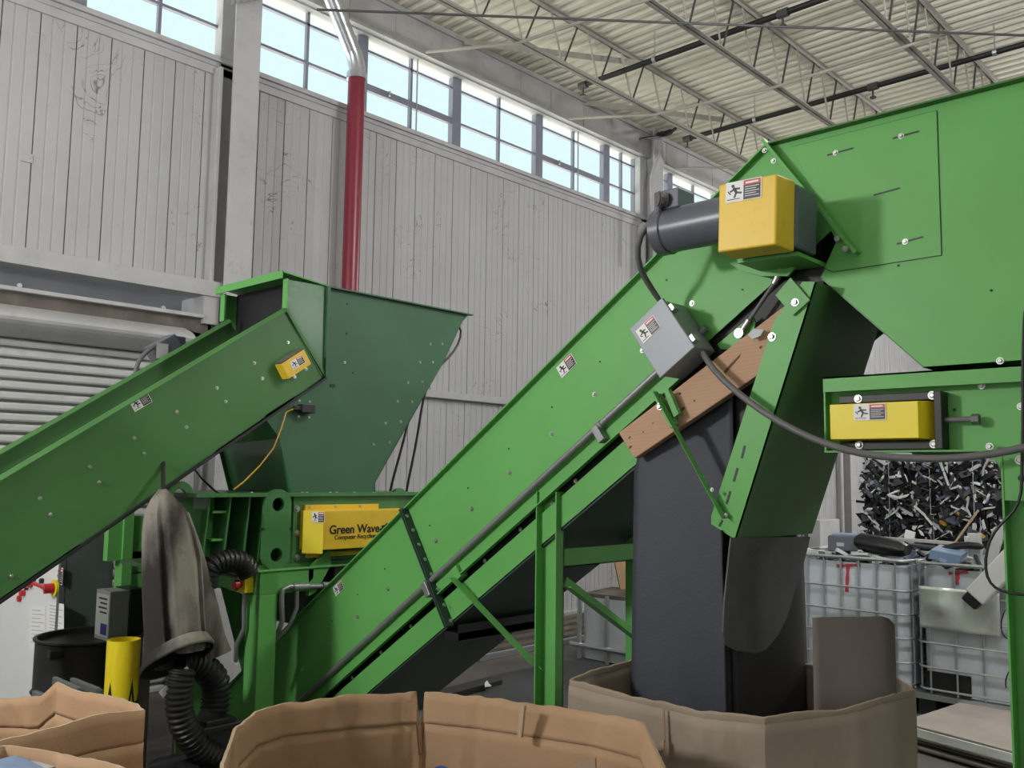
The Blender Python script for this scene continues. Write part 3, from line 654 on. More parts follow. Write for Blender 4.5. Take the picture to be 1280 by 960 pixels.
# flexible conduit from junction box to the right, black cable at the post
b = MB(); pts = [(877, 437, 2.98), (884, 452, 2.95), (903, 475, 2.93), (935, 502, 2.92), (975, 529, 2.91), (1020, 551, 2.91), (1060, 564, 2.92), (1100, 571, 2.94), (1150, 574, 2.96), (1200, 573, 2.98), (1245, 567, 3.0), (1285, 559, 3.02), (1330, 545, 3.04), (1365, 526, 3.08)]
b.tube([P(x, y, X=z) for x, y, z in pts], .0125, 12); tag(b.build('flexible_conduit', M['flex'], smooth=True, sub=1), 'long grey flexible conduit looping from the junction box to the feeder frame', 'conduit')
b = MB(); b.tube([P(x, y, X=3.09 if y < 400 else 3.055) for x, y in ((1281, 380), (1279, 430), (1278, 480), (1279, 530), (1277, 575), (1278, 620), (1268, 640), (1250, 655), (1236, 675), (1231, 700), (1233, 722), (1243, 736), (1262, 742), (1290, 744))], .005, 8)
tag(b.build('black_cable', M['hose'], smooth=True, sub=1), 'thin black cable dangling in a loop beside the right hand feeder leg', 'cable')

# ================================================================== LEFT CONVEYOR + SHREDDER (front plane Y = 4.45)
LY, LW = 4.45, .61
la, le = P(0, 594, Y=LY), P(354, 385, Y=LY)
LD = (le-la).normalized(); LN = V((LD.z, 0, -LD.x))     # along rise; perpendicular below
LB = P(405, 472, Y=LY); dep = (LB-le).dot(LN)
LT = le-LD*3.0
L_ = thing('infeed_conveyor', 'dark green inclined infeed conveyor with raised sides feeding the shredder hopper', 'conveyor', (1.3, 4.75, 0))
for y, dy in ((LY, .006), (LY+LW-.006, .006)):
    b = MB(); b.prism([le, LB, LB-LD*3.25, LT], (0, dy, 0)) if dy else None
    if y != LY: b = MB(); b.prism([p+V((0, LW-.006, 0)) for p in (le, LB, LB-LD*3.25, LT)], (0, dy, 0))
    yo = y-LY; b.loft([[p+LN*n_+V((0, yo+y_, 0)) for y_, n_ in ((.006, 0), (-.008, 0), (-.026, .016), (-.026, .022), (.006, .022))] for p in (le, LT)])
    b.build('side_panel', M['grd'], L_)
b = MB(); b.prism([p+V((0, .008, 0)) for p in (le+LN*.26-LD*.05, LB-LN*.14-LD*.05, LB-LN*.14-LD*3.2, LT+LN*.26)], (0, LW-.016, 0)); b.build('belt', M['rubberd'], L_)
b = MB(); b.prism([LB-LN*.006, LB, LB-LD*3.25, LB-LN*.006-LD*3.25], (0, LW, 0)); b.build('bottom_pan', M['under'], L_)
b = MB(); b.prism([p+V((0, -.02, 0)) for p in (LB+LN*0, LB+LN*.012, LB+LN*.012-LD*3.2, LB-LD*3.2)], (0, .05, 0)); b.build('lower_lip', M['black'], L_)
b = MB(); b.prism([p+V((0, -.012, 0)) for p in (le, le+LD*.02, LB+LD*.02, LB)], (0, .02, 0)); b.build('end_flange', M['grd'], L_)
for x in (.45, 1.05):
    for y in (LY+.02, LY+LW-.08):
        zt_ = (LB-LD*((LB.x-x)/LD.x)).z+.05
        b = MB(); b.box((x, y, 0), (x+.06, y+.06, zt_)); b.box((x-.04, y-.04, 0), (x+.10, y+.10, .012)); b.build('leg', M['grd'], L_)
bolts(L_, [P(px, py, Y=LY-.001) for px, py in ((360, 428), (318, 454), (328, 473), (271, 485), (282, 502), (221, 515), (233, 534), (168, 548), (180, 567), (112, 584), (124, 603), (50, 623), (63, 643), (14, 720))], (0, -1, 0), .008)
sticker(L_, P(176, 502, Y=LY-.002), LD, -LN, .105, .06)
# yellow bearing guard
gA = P(371, 455, Y=LY-.07); b = MB()
b.obox(gA+V((0, .036, 0)), LD*.175, (0, .07, 0), -LN*.095); YG = b.build('bearing_guard', M['yel'], L_, bevel=.003)
b = MB(); b.obox(gA+V((0, .03, 0))-LN*.053, LD*.17, (0, .055, 0), -LN*.01); b.build('guard_lid', M['plank'], YG)
sticker(YG, gA+V((0, -.0005, 0))+LD*.01-LN*.006, LD, -LN, .095, .05)
bolts(YG, [gA+LN*.055+LD*(-.05), gA+LN*.055+LD*.04], (0, -1, 0), .008)
# far-side drive motor poking up behind
q = P(205, 437, Y=LY+LW+.12); b = MB(); b.obox(q, LD*.16, (0, .14, 0), -LN*.12); b.obox(q+V((.06, 0, .05)), (.1, 0, 0), (0, .1, 0), (0, 0, .07)); b.cyl(q-LD*.05+LN*.05, q-LD*.05+LN*.30, .05, seg=16); MD = b.build('drive_motor', M['motor'], L_, bevel=.006)
b = MB(); b.obox(q+V((-.045, -.073, -.02)), (.07, 0, 0), (0, .003, 0), (0, 0, .09)); b.build('fan_grille', M['plg'], MD)
b = MB(); b.tube([q+V((.06, -.02, .06)), P(196, 430, Y=LY+LW+.06), P(182, 440, Y=LY+LW+.06), P(172, 452, Y=LY+LW+.06), P(168, 470, Y=LY+LW+.06)], .014, 10); b.build('motor_cable', M['flex'], MD, smooth=True, sub=1)

SH = thing('shredder', 'dark green industrial shredder with a tall flared hopper on a green stand', 'shredder', (3.2, 4.8, 0))
Yb = LY+.70
# hopper front and rear, flaring sides
fp = [P(px, py, Y=LY) for px, py in ((409, 358), (586, 393), (578, 402), (555, 452), (502, 545), (469, 603), (469, 616), (366, 616), (350, 548), (330, 520), (408, 470))]
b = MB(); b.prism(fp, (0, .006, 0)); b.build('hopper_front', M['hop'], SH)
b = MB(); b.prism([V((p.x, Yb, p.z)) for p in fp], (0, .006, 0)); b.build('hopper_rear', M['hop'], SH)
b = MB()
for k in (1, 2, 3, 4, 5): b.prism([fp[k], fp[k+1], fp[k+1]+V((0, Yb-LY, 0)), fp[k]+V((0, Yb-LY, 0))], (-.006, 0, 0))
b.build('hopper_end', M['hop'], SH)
b = MB(); b.prism([fp[0]+V((0, -.025, 0)), fp[1]+V((.02, -.025, 0)), fp[1]+V((.02, -.025, -.008)), fp[0]+V((0, -.025, -.008))], (0, .03, 0)); b.build('rim', M['hop'], SH); b = MB(); b.prism([V((p.x, Yb, p.z)) for p in (fp[0], fp[1], fp[1]+V((0, 0, -.008)), fp[0]+V((0, 0, -.008)))], (0, .03, 0)); b.build('rim', M['hop'], SH)
# glossy lower infeed sheet (faces the conveyor)
l0, l1 = fp[8], fp[7]
b = MB()
lb_ = P(291, 612, Y=Yb); lt_ = P(277, 556, Y=Yb)
b.loft([[fp[9], fp[8], fp[7]], [V((lt_.x-.03, Yb, fp[9].z)), V((lt_.x, Yb, lt_.z)), V((lb_.x, Yb, lb_.z))]], caps=False, closed=False); b.build('infeed_sheet', M['gloss'], SH, solid=.004)
# jambs and sloping lid
j = [P(px, py, Y=LY-.004) for px, py in ((356, 349), (409, 358), (408, 470), (403, 472), (355, 386))]
b = MB(); b.prism(j, (0, .006, 0)); b.build('jamb', M['jam'], SH)
b = MB(); a, e = j[0], j[4]; b.box((a.x-.005, LY-.035, e.z), (a.x+.005, LY+.005, a.z)); b.build('jamb_edge', M['gr'], SH)
b = MB(); a, e = P(410, 358, Y=LY-.01), P(407, 472, Y=LY-.01); b.bar(a, e, .02, .03, (1, 0, 0)); b.build('corner_flange', M['hop'], SH)
b = MB(); b.prism([V((p.x, Yb-.01, p.z)) for p in j], (0, .006, 0)); b.box((j[0].x-.006, Yb-.05, j[4].z), (j[0].x+.006, Yb, j[0].z)); b.build('jamb', M['gr'], SH)
lA, lB = P(353, 338, Y=LY-.02), P(411, 357, Y=LY-.02); hY = Yb-LY+.04
b = MB(); b.prism([lA, lB+V((.02, 0, 0)), lB+V((.02, 0, -.008)), lA+V((0, 0, -.008))], (0, hY, 0)); b.prism([lA+V((-.004, 0, 0)), lA+V((.004, 0, 0)), lA+V((.004, 0, -.045)), lA+V((-.004, 0, -.045))], (0, hY, 0)); b.build('lid', M['gr'], SH)
b = MB(); b.box((j[0].x+.10, LY+.015, 2.25), (j[0].x+.106, Yb-.012, lB.z+.0)); b.build('dark_inlet_sheet', M['rubberd'], SH)  # black sheet added so the hopper inlet looks dark inside
b_ = [(553, 430), (538, 430), (541, 453), (525, 453), (510, 478), (528, 477), (497, 502), (515, 502), (482, 529), (501, 527), (467, 556), (487, 553), (431, 453)]
bolts(SH, [P(px, py, Y=LY-.001) for px, py in b_], (0, -1, 0), .007)
bolts(SH, [P(px, py, Y=LY-.001) for px, py in ((434, 380), (433, 417), (441, 466))], (0, -1, 0), .005, 'black', 'bolt_hole')
b = MB(); b.prism(quad(((0, 0),), 1) if 0 else [P(px, py, Y=LY-.004) for px, py in ((413, 480), (419, 480), (419, 484), (413, 484))], (0, .003, 0)); b.build('clip', M['black'], SH)
# limit sensor and its cord
q = P(383, 511, Y=LY-.03); b = MB(); b.obox(q, (.085, 0, 0), (0, .06, 0), (0, 0, .05)); b.obox(q+V((-.06, 0, 0)), (.05, 0, 0), (0, .03, 0), (0, 0, .025)); SE = b.build('limit_sensor', M['black'], SH, bevel=.004)
bolts(SE, [q+V((dx, -.001+.03, dz)) for dx in (-.03, .04) for dz in (-.045, .045)], (0, -1, 0), .006)
b = MB(); b.tube([q+V((-.07, 0, 0)), P(358, 515, Y=LY-.03), P(352, 535, Y=LY-.03), P(342, 560, Y=LY-.03), P(325, 582, Y=LY-.03), P(305, 602, Y=LY-.04), P(292, 612, Y=LY-.05)], .004, 6); b.build('sensor_cord', M['ora'], SE, smooth=True)
# body
zF, zL = 1.637, P(420, 700, Y=LY).z
xl, xr = P(244, 640, Y=LY).x, 3.90
b = MB(); b.box((xl, LY-.03, zF-.022), (xr, Yb+.1, zF-.002)); b.build('top_flange', M['grs'], SH)
bolts(SH, [P(px, 617, Y=LY-.01)+V((0, 0, .004)) for px in (315, 378, 384, 413, 421, 443, 467)], (0, 0, 1), .008)
xb = P(366, 660, Y=LY).x
b = MB(); b.box((xb, LY, zL), (xr, Yb+.06, zF-.022)); b.build('front_housing', M['grs'], SH, bevel=.004)
b = MB(); b.box((xl+.1, LY+.30, zL), (xb, Yb+.06, zF-.022)); b.build('side_housing', M['under'], SH, bevel=.004)
for px, sl in ((262, -.02), (288, -.02), (312, -.015), (330, -.01)):
    x = P(px, 625, Y=LY+.02).x; b = MB(); b.prism([(x, LY+.02, zF-.02), (x, LY+.30, zF-.02), (x+sl, LY+.30, zL+.02), (x+sl, LY+.04, zL+.02)], (.009, 0, 0)); b.build('rib', M['grs'], SH)
x0, x1 = P(266, 640, Y=LY+.05).x, P(284, 640, Y=LY+.05).x
for y_ in (640, 675): z = P(270, y_, Y=LY+.05).z; b = MB(); b.box((x0, LY+.05, z-.006), (x1, LY+.30, z+.006)); b.build('rib', M['gr'], SH)
b = MB(); b.box((x0+.03, LY+.18, zL), (x1+.02, LY+.19, zF-.02)); b.build('rib_web', M['gr'], SH)
bolts(SH, [V((x, LY+.298, z)) for x in (xl+.35, xl+.43, xl+.2) for z in (zL+.07, zL+.22, zL+.36)], (0, -1, 0), .014, 'grs')
def lug(cx, zc, hw, hh, y, nm='lifting_lug', holes=(1, -1), rh=.045, m='grs'):
    b = MB(); n = 64
    for sg in holes:
        ccz = zc+sg*(hh-hw); outer, inner = [], []
        for k in range(n):
            a = 2*math.pi*k/n; c, s = math.cos(a), math.sin(a)
            if s*sg >= -1e-6: o = (cx+hw*c, y, ccz+hw*s)
            else:
                t = min(1/abs(c) if abs(c) > .01 else 9, (hh-hw)/hw/abs(s) if len(holes) > 1 else 1/abs(s)); o = (cx+hw*c*t if abs(c*t) <= 1 else cx+math.copysign(hw, c), y, ccz+s*hw*t)
            outer.append(o); inner.append((cx+rh*c, y, ccz+rh*s))
        b.holeplate(outer, inner, (0, .03, 0))
    return b.build(nm, M[m], SH)
lc = P(347, 662, Y=LY-.04); lw = (P(364, 662, Y=LY-.04).x-P(331, 662, Y=LY-.04).x)/2; lh = (P(352, 611, Y=LY-.04).z-P(352, 712, Y=LY-.04).z)/2
lug(lc.x, lc.z, lw, lh, LY-.04, rh=.038)
bolts(SH, [P(371, y, Y=LY-.001) for y in (636, 666, 697)], (0, -1, 0), .015)
ll = P(225, 623, Y=LY+.1); lug(ll.x, ll.z-.02, .075, .11, LY+.1, holes=(1,), rh=.035)
b = MB(); b.box((ll.x-.05, LY+.09, zL), (ll.x+.12, LY+.13, ll.z-.06)); b.build('end_plate', M['grs'], SH)
lr_ = P(500, 624, Y=LY+.05); lug(lr_.x, lr_.z-.02, .055, .09, LY+.05, holes=(1,), rh=.028)
b = MB(); b.box((xl-.02, LY-.02, zL-.025), (xr, Yb+.1, zL)); b.build('bottom_flange', M['grs'], SH)
# yellow drive cover with lettering
cY = LY-.13
a0, a1 = P(404, 640, Y=cY), P(497, 640, Y=cY); zc1, zc0 = P(430, 638, Y=cY).z, P(430, 686, Y=cY).z
al = P(379, 640, Y=LY-.03)
b = MB(); ccx = [V((al.x, LY-.03, 0)), V((a0.x, cY, 0)), V((a1.x+.12, cY, 0)), V((a1.x+.12, LY, 0)), V((al.x, LY, 0))]
b.loft([[p+V((0, 0, zc0)) for p in ccx], [p+V((0, 0, zc1)) for p in ccx]]); YC = b.build('drive_cover', M['yel'], SH, bevel=.003)
pl = [V((al.x, LY-.034, 0)), V((a0.x+.002, cY-.004, 0)), V((a0.x+.002, cY-.002, 0)), V((al.x, LY-.03, 0))]
b = MB(); b.loft([[p+V((0, 0, zc0-.02)) for p in pl], [p+V((0, 0, zc1+.002)) for p in pl]]); b.build('cover_end', M['yelb'], YC)  # brighter yellow on the angled face, light put into the colour
b = MB(); b.box((al.x+.02, LY-.02, zc1), (a1.x-.06, LY, zc1+.03)); b.box((a0.x-.02, LY-.02, zc0-.05), (a1.x, LY, zc0-.025)); b.build('cover_flange', M['yel'], YC)
ud = V((a0.x-al.x, cY-LY+.03, 0)).normalized()
sticker(YC, P(394, 646, Y=(cY+LY)/2-.02)+V((0, -.03, 0)), ud, (0, 0, 1), .075, .06)
bolts(YC, [V((al.x+.05+k*.18, LY-.021, zc1+.018)) for k in range(3)], (0, -1, 0), .006)
def lettering(txt, p, size, parent, bold=.012, sx=1.0):
    c = bpy.data.curves.new('lettering', 'FONT'); c.body = txt; c.size = size; c.offset = bold*size; c.extrude = .0006
    o = bpy.data.objects.new('t', c); COL.objects.link(o)
    dg = bpy.context.evaluated_depsgraph_get(); me = bpy.data.meshes.new_from_object(o.evaluated_get(dg)); bpy.data.objects.remove(o)
    q = bpy.data.objects.new('lettering', me); COL.objects.link(q); me.materials.clear(); me.materials.append(M['stb'])
    q.location = p; q.rotation_euler = (math.pi/2, 0, 0); q.scale = (sx, 1, 1); put(q, parent); return q
tp = P(411.5, 667.5, Y=cY-.0015)
lettering('Green Wave', tp, .069, YC, .020, 1.0)
lettering('Computer Recycling', P(418, 674.5, Y=cY-.0015), .036, YC, .010, 1.0)
# three chasing arrows
rc = P(482, 663, Y=cY-.0015); b = MB()
for k in range(3):
    a0_ = math.radians(90+120*k); rot = lambda x, z: rc+V((x*math.cos(a0_)-z*math.sin(a0_), 0, x*math.sin(a0_)+z*math.cos(a0_)))*.045
    b.prism([rot(.75, -.75), rot(1.0, -.1), rot(.55, .35), rot(.35, 0.05), rot(.5, -.1), rot(.35, -.65)], (0, -.0008, 0)); b.prism([rot(.2, .5), rot(.65, .75), rot(.75, .2)], (0, -.0008, 0))
b.build('recycling_mark', M['stb'], YC)
# stand
zS0, zS1 = P(322, 745, Y=LY-.05).z, P(322, 716, Y=LY-.05).z; sy_ = LY-.05
xs0 = P(322, 800, Y=sy_).x; xs1 = P(345, 800, Y=sy_).x; ls = xs1-xs0
b = MB(); b.box((xs0, sy_, zS0), (P(392, 730, Y=sy_).x, sy_+.12, zS1)); b.box((xs0, sy_, zS0), (xs0+.12, Yb+.1, zS1)); b.box((xs0-.02, sy_-.01, zS1), (xr, Yb+.1, zS1+.012)); b.build('stand_beam', M['gr'], SH, bevel=.004)
for y in (sy_, Yb-.02):
    for x in (xs0, xr-.25):
        b = MB(); b.box((x, y, 0), (x+ls, y+.13, zS0)); b.box((x-.03, y-.03, 0), (x+ls+.03, y+.16, .015)); b.build('leg', M['gr'], SH, bevel=.004)
b = MB(); b.prism([P(px, py, Y=sy_+.0) for px, py in ((386, 712), (412, 686), (414, 706), (395, 740), (386, 745))], (0, .03, 0)); b.build('bracket', M['gr'], SH)
b = MB(); b.box((P(414, 690, Y=LY-.01).x, LY-.05, zL-.10), (xr, LY+.3, zL-.03)); b.build('discharge_lip', M['black'], SH)
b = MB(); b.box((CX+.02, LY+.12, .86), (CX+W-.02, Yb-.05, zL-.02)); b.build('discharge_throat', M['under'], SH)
b = MB(); b.tube([P(240, 582, Y=LY+.2), P(252, 598, Y=LY+.2), P(268, 613, Y=LY+.1), P(275, 618, Y=LY+.0)], .006, 6); b.build('power_lead', M['hose'], SH, smooth=True)
# rear frame glimpsed at the left
for (x0_, y0_), (x1_, y1_) in (((137, 646), (160, 700)), ((155, 690), (184, 716)), ((157, 716), (182, 734))):
    a, e = P(x0_, y0_, Y=5.58), P(x1_, y1_, Y=5.58); b = MB(); b.box((a.x, 5.58, e.z), (e.x+.35, 5.64, a.z)); b.build('rear_frame', M['gr'], SH)
a = P(160, 650, Y=5.58); b = MB(); b.box((a.x-.03, 5.56, 0), (a.x+.03, 5.66, a.z+.05)); b.build('rear_frame', M['gr'], SH)
a, e = P(250, 700, Y=5.0), P(312, 900, Y=5.0)
b = MB(); b.prism([P(px, py, Y=4.72) for px, py in ((276, 733), (312, 745), (312, 860), (303, 840))], (0, .006, 0)); b.build('guard_sheet', M['grd'], SH)
# emergency stop
q = V((xs0, sy_+.10, P(319, 732, Y=sy_).z)); b = MB(); b.box(q+V((-.055, -.04, -.045)), q+V((0, .04, .045))); ES = b.build('emergency_stop', M['yelb'], SH, bevel=.004)
b = MB(); b.cyl(q+V((-.055, 0, 0)), q+V((-.08, 0, 0)), .016); b.cyl(q+V((-.075, 0, 0)), q+V((-.10, 0, 0)), .028, .026); b.build('red_button', M['redb'], ES, smooth=True)
b = MB(); b.tube([q+V((-.03, 0, -.045)), q+V((-.03, 0, -.15)), q+V((-.025, .0, -.24)), q+V((-.05, .03, -.33)), q+V((-.03, .06, -.42))], .012, 10); b.build('conduit', M['cond'], ES, smooth=True)
b = MB(); b.tube([q+V((-.035, .05, .03)), q+V((-.10, .14, .05)), q+V((-.16, .3, .08))], .009, 8); b.build('conduit', M['flex'], ES, smooth=True)
b = MB(); yy = sy_-.0
b.tube([P(462, 729, Y=yy+.1), P(420, 731, Y=yy), P(403, 731, Y=yy-.02)], .017, 10); b.tube([P(420, 733, Y=yy-.01), P(362, 733, Y=yy-.02), P(353, 737, Y=yy-.02), P(352, 750, Y=yy-.02), P(353, 775, Y=yy-.02), P(347, 792, Y=yy+.02), P(342, 802, Y=yy+.06)], .014, 10); b.tube([P(371, 734, Y=yy-.02), P(371, 760, Y=yy-.02), P(362, 782, Y=yy), P(345, 800, Y=yy+.05)], .012, 10)
b.cyl(P(366, 734, Y=yy-.02), P(385, 733, Y=yy-.02), .022, seg=12); b.build('conduit', M['cond'], SH, smooth=True)
# black supply cables behind the hopper
b = MB(); yc = LY+.45
b.tube([P(x, y, Y=yc) for x, y in ((560, 400), (576, 405), (577, 422), (568, 440), (552, 455), (538, 470), (528, 500), (523, 540), (515, 580), (508, 612), (505, 640))], .010, 8)
b.tube([P(x, y, Y=yc) for x, y in ((520, 490), (513, 515), (505, 550), (495, 585), (487, 615), (484, 640))], .010, 8)
b.build('supply_cable', M['hose'], SH, smooth=True, sub=1)

# corrugated hoses, rubber boot, small machinery below the infeed conveyor
def hose(label, pts, r, Y=None):
    raw = [V(p) for p in pts]; path = []
    for i in range(len(raw)-1):       # Catmull-Rom
        p0, p1, p2, p3 = raw[max(i-1, 0)], raw[i], raw[i+1], raw[min(i+2, len(raw)-1)]
        for k in range(16):
            t = k/16; path.append(.5*((2*p1)+(p2-p0)*t+(2*p0-5*p1+4*p2-p3)*t*t+(3*p1-p0-3*p2+p3)*t**3))
    path.append(raw[-1]); dense = [path[0]]; acc = 0
    for i in range(1, len(path)):
        d = path[i]-dense[-1]
        while d.length > .0065: dense.append(dense[-1]+d.normalized()*.0065); d = path[i]-dense[-1]
    b = MB(); b.tube(dense, [r+(.006 if (i//2) % 2 else -.003) for i in range(len(dense))], 18)
    tag(b.build('corrugated_hose', M['hose'], smooth=True), label, 'hose', 'black corrugated hoses by the shredder')
hose('short black corrugated hose arching over the shredder stand beam', [P(x, y, Y=LY-.10) for x, y in ((258, 735), (262, 712), (278, 702), (300, 703), (312, 716))], .055)
hose('black corrugated hose curving down from the rubber boot to the floor box', [P(x, y, Y=4.36) for x, y in ((225, 826), (250, 832), (268, 850), (270, 872), (266, 897))], .068)
hose('longest black corrugated hose, bending under the boot towards the cardboard box', [P(x, y, Y=4.20) for x, y in ((228, 836), (224, 860), (226, 895), (240, 925), (262, 943), (300, 955), (340, 960))], .060)
b = MB(); q = P(266, 905, Y=4.28); b.obox(q, (.26, 0, 0), (0, .2, 0), (0, 0, .03)); b.box((q.x-.09, q.y-.08, 0), (q.x+.11, q.y+.08, q.z)); b.obox(q+V((0, 0, .025)), (.16, 0, 0), (0, .16, 0), (0, 0, .03))
tag(b.build('blower_box', M['black'], bevel=.006), 'black metal blower box under the shorter hanging hose', 'blower')
b = MB(); q = P(228, 950, Y=4.35); b.tube([q+V((-.03, 0, -.4)), q+V((-.03, 0, .0))], .13, 20); b.tube([q+V((-.05, -.18, -.05)), q+V((-.05, -.1, -.02))], .07, 16)
b.box((q.x-.15, q.y-.18, 0), (q.x+.12, q.y+.15, q.z-.35)); tag(b.build('fan_housing', M['pld'], smooth=True, bevel=.004), 'round dark fan housing low between the cardboard boxes', 'fan')
b = MB(); b.tube([P(217, 838, Y=4.5), P(216, 960, Y=4.5)], .012, 8); b.tube([P(212, 892, Y=4.5), P(245, 890, Y=4.5)], .004, 6); q = P(216, 960, Y=4.5); b.tube([q, V((q.x, q.y, 0))], .012, 8); b.box((q.x-.06, q.y-.06, 0), (q.x+.06, q.y+.06, .01))
tag(b.build('steel_rod', M['galv'], smooth=True), 'thin bright steel rod standing beside the hanging corrugated hoses', 'rod')
b = MB(); b.bar(P(236, 836, Y=4.2), P(201, 869, Y=4.2), .035, .004, (0, 0, 1)); tag(b.build('metal_strap', M['plg']), 'flat pale strap hanging diagonally under the rubber boot', 'strap')
# rubber boot
lv = [(612, 200, 207, .02), (625, 190, 219, .05), (640, 183, 231, .07), (665, 180, 242, .085), (700, 180, 249, .10), (740, 181, 251, .11), (775, 183, 252, .12), (795, 184, 254, .125), (810, 184, 258, .14)]
YB = 4.27; rings = []
for y_, xa, xb_, dp in lv:
    a, e = P(xa, y_, Y=YB), P(xb_, y_, Y=YB); c = (a+e)/2; hw = (e.x-a.x)/2; ring = []
    for k in range(40):
        t = 2*math.pi*k/40; w_ = min(1, (y_-612)/50); fold = 1-w_*sum(am*math.exp(-((t-t0)/wd)**2) for t0, am, wd in ((4.15, .45, .13), (4.95, .10, .25), (5.45, .38, .12), (3.6, .2, .15)))
        ring.append(V((c.x+hw*math.cos(t), YB+dp*math.sin(t)*fold, c.z)))
    rings.append(ring)
def mouth(xa, ya, xb_, yb_, dp, dz=0):
    a, e = P(xa, ya, Y=YB), P(xb_, yb_, Y=YB); c = (a+e)/2; hv = (e-a)/2; return [c+hv*math.cos(2*math.pi*k/40)+V((0, dp*math.sin(2*math.pi*k/40), -.105*math.sin(2*math.pi*k/40))) for k in range(40)]
rings.append(mouth(183, 822, 257, 806, .145)); rings.append(mouth(180, 834, 261, 812, .165)); rings.append(mouth(180, 838, 261, 816, .165))
b = MB(); b.loft(rings, caps=False); 
BO = thing('rubber_boot', 'dusty grey rubber sleeve with a flared open mouth hanging below the infeed conveyor', 'rubber sleeve', P(215, 620, Y=YB))
b.build('sleeve', M['boot'], BO, smooth=True, solid=.008)
cl = lambda r_, f: [sum(r_, V())/len(r_)+(p-sum(r_, V())/len(r_))*f for p in r_]
b = MB(); b.loft([cl(rings[-1], .94), cl(rings[-2], .90), cl(rings[-4], .86), cl(rings[-6], .5)]); b.f.pop(-2); b.mi.pop(); b.build('dark_mouth_cone', M['rubberd'], BO, smooth=True)  # black cone added inside, giving the open mouth its shade by colour
rr = []
for y_, xa, xb_, dp in ((640, 224, 236, .015), (680, 236, 250, .03), (720, 243, 262, .035), (760, 246, 273, .035), (795, 250, 281, .03), (820, 253, 289, .02)):
    a, e = P(xa, y_, Y=YB+.05), P(xb_, y_, Y=YB+.05); c = (a+e)/2; hw = (e.x-a.x)/2
    rr.append([V((c.x+hw*math.cos(2*math.pi*k/16), YB+.05+dp*math.sin(2*math.pi*k/16), c.z+(.02*math.cos(2*math.pi*k/16) if y_ > 800 else 0))) for k in range(16)])
b = MB(); b.loft(rr); b.build('side_fold', M['boot'], BO, smooth=True)
b = MB(); b.tube([P(204, 618, Y=YB), P(204, 560, Y=LY+.1)], .012, 6); b.build('hanger', M['black'], BO)

# drum, bollard, cabinet, meter box
dc = V((2.18, 5.22)); dz = .84; dr_ = .275
r = thing('steel_drum', 'black open steel drum standing behind the yellow bollard', 'drum', (dc.x, dc.y, 0))
b = MB(); seg = 32; prof = [(0, .0), (dr_-.01, 0), (dr_, .01), (dr_, .27), (dr_+.012, .285), (dr_, .30), (dr_, .54), (dr_+.012, .555), (dr_, .57), (dr_, dz-.02), (dr_+.012, dz-.01), (dr_+.010, dz), (dr_-.008, dz), (dr_-.012, dz-.03), (0, dz-.03)]
b.loft([[V((dc.x+q*math.cos(2*math.pi*k/seg), dc.y+q*math.sin(2*math.pi*k/seg), z)) for k in range(seg)] for q, z in prof[1:-1]]); b.build('shell', M['black'], r, smooth=True)
a = P(70, 817, Y=dc.y-.15); b = MB(); b.obox(a+V((.02, 0, 0)), (.12, 0, 0), (0, .06, 0), (0, 0, .05)); b.build('handle', M['black'], r, bevel=.008)
bc = P(155, 800, Y=4.46); zt_ = P(155, 799, Y=4.46).z; rb_ = .077
r = thing('bollard', 'yellow steel pipe bollard with torn black tape near its base, behind the left cardboard box', 'bollard', (bc.x, bc.y, 0))
b = MB(); rg = lambda q, z: [V((bc.x+q*math.cos(2*math.pi*k/28), bc.y+q*math.sin(2*math.pi*k/28), z)) for k in range(28)]
b.loft([rg(rb_, 0), rg(rb_, zt_), rg(rb_-.008, zt_), rg(rb_-.008, zt_-.4)]); b.build('pipe', M['yelb'], r, smooth=True)
b = MB(); zt2 = P(155, 852, Y=4.40).z
b.loft([[V((bc.x+(rb_+.001)*math.cos(t), bc.y+(rb_+.001)*math.sin(t), z)) for t in [2*math.pi*k/28 for k in range(28)]] for z in (zt2-.25, zt2-.10)], caps=False)
for k in range(0, 28, 3):
    t = 2*math.pi*k/28; t2 = 2*math.pi*(k+2)/28; q = lambda tt, z: V((bc.x+(rb_+.0012)*math.cos(tt), bc.y+(rb_+.0012)*math.sin(tt), z))
    b.add([q(t, zt2-.10), q(t2, zt2-.10), q((t+t2)/2, zt2-.03+.05*math.sin(k))], [(0, 1, 2)])
b.build('tape', M['black'], r)
r = thing('control_cabinet', 'grey steel control cabinet with a white door of switches and posted papers, behind the drum', 'cabinet', (2.35, 6.2, 0))
cx0, cx1, cy0, cy1, cz = 2.19, 2.50, 5.71, 6.85, P(130, 666, Y=5.71).z
b = MB(); b.box((cx0+.02, cy0, .12), (cx1, cy1, cz)); b.box((cx0+.05, cy0+.05, 0), (cx1-.03, cy1-.05, .12)); b.build('cabinet_body', M['cabd'], r, bevel=.006)
b = MB(); b.box((cx0, cy0+.03, .15), (cx0+.02, cy1-.03, cz-.03)); DO = b.build('cabinet_door', M['white'], r, bevel=.004)
b = MB(); b.box((cx0-.006, cy0+.0, .13), (cx0+.03, cy0+.03, cz-.01)); b.build('door_edge', M['cabd'], r)
for px, py, m_, rad, ln in ((40, 730, 'redb', .022, .03), (31, 741, 'redb', .02, .03), (26, 748, 'redb', .02, .02), (44, 724, 'black', .016, .02), (54, 726, 'black', .016, .02), (35, 735, 'black', .013, .02)):
    q = P(px, py, X=cx0); b = MB(); b.cyl(q, q+V((-ln, 0, 0)), rad); b.build('push_button', M[m_], DO, smooth=True)
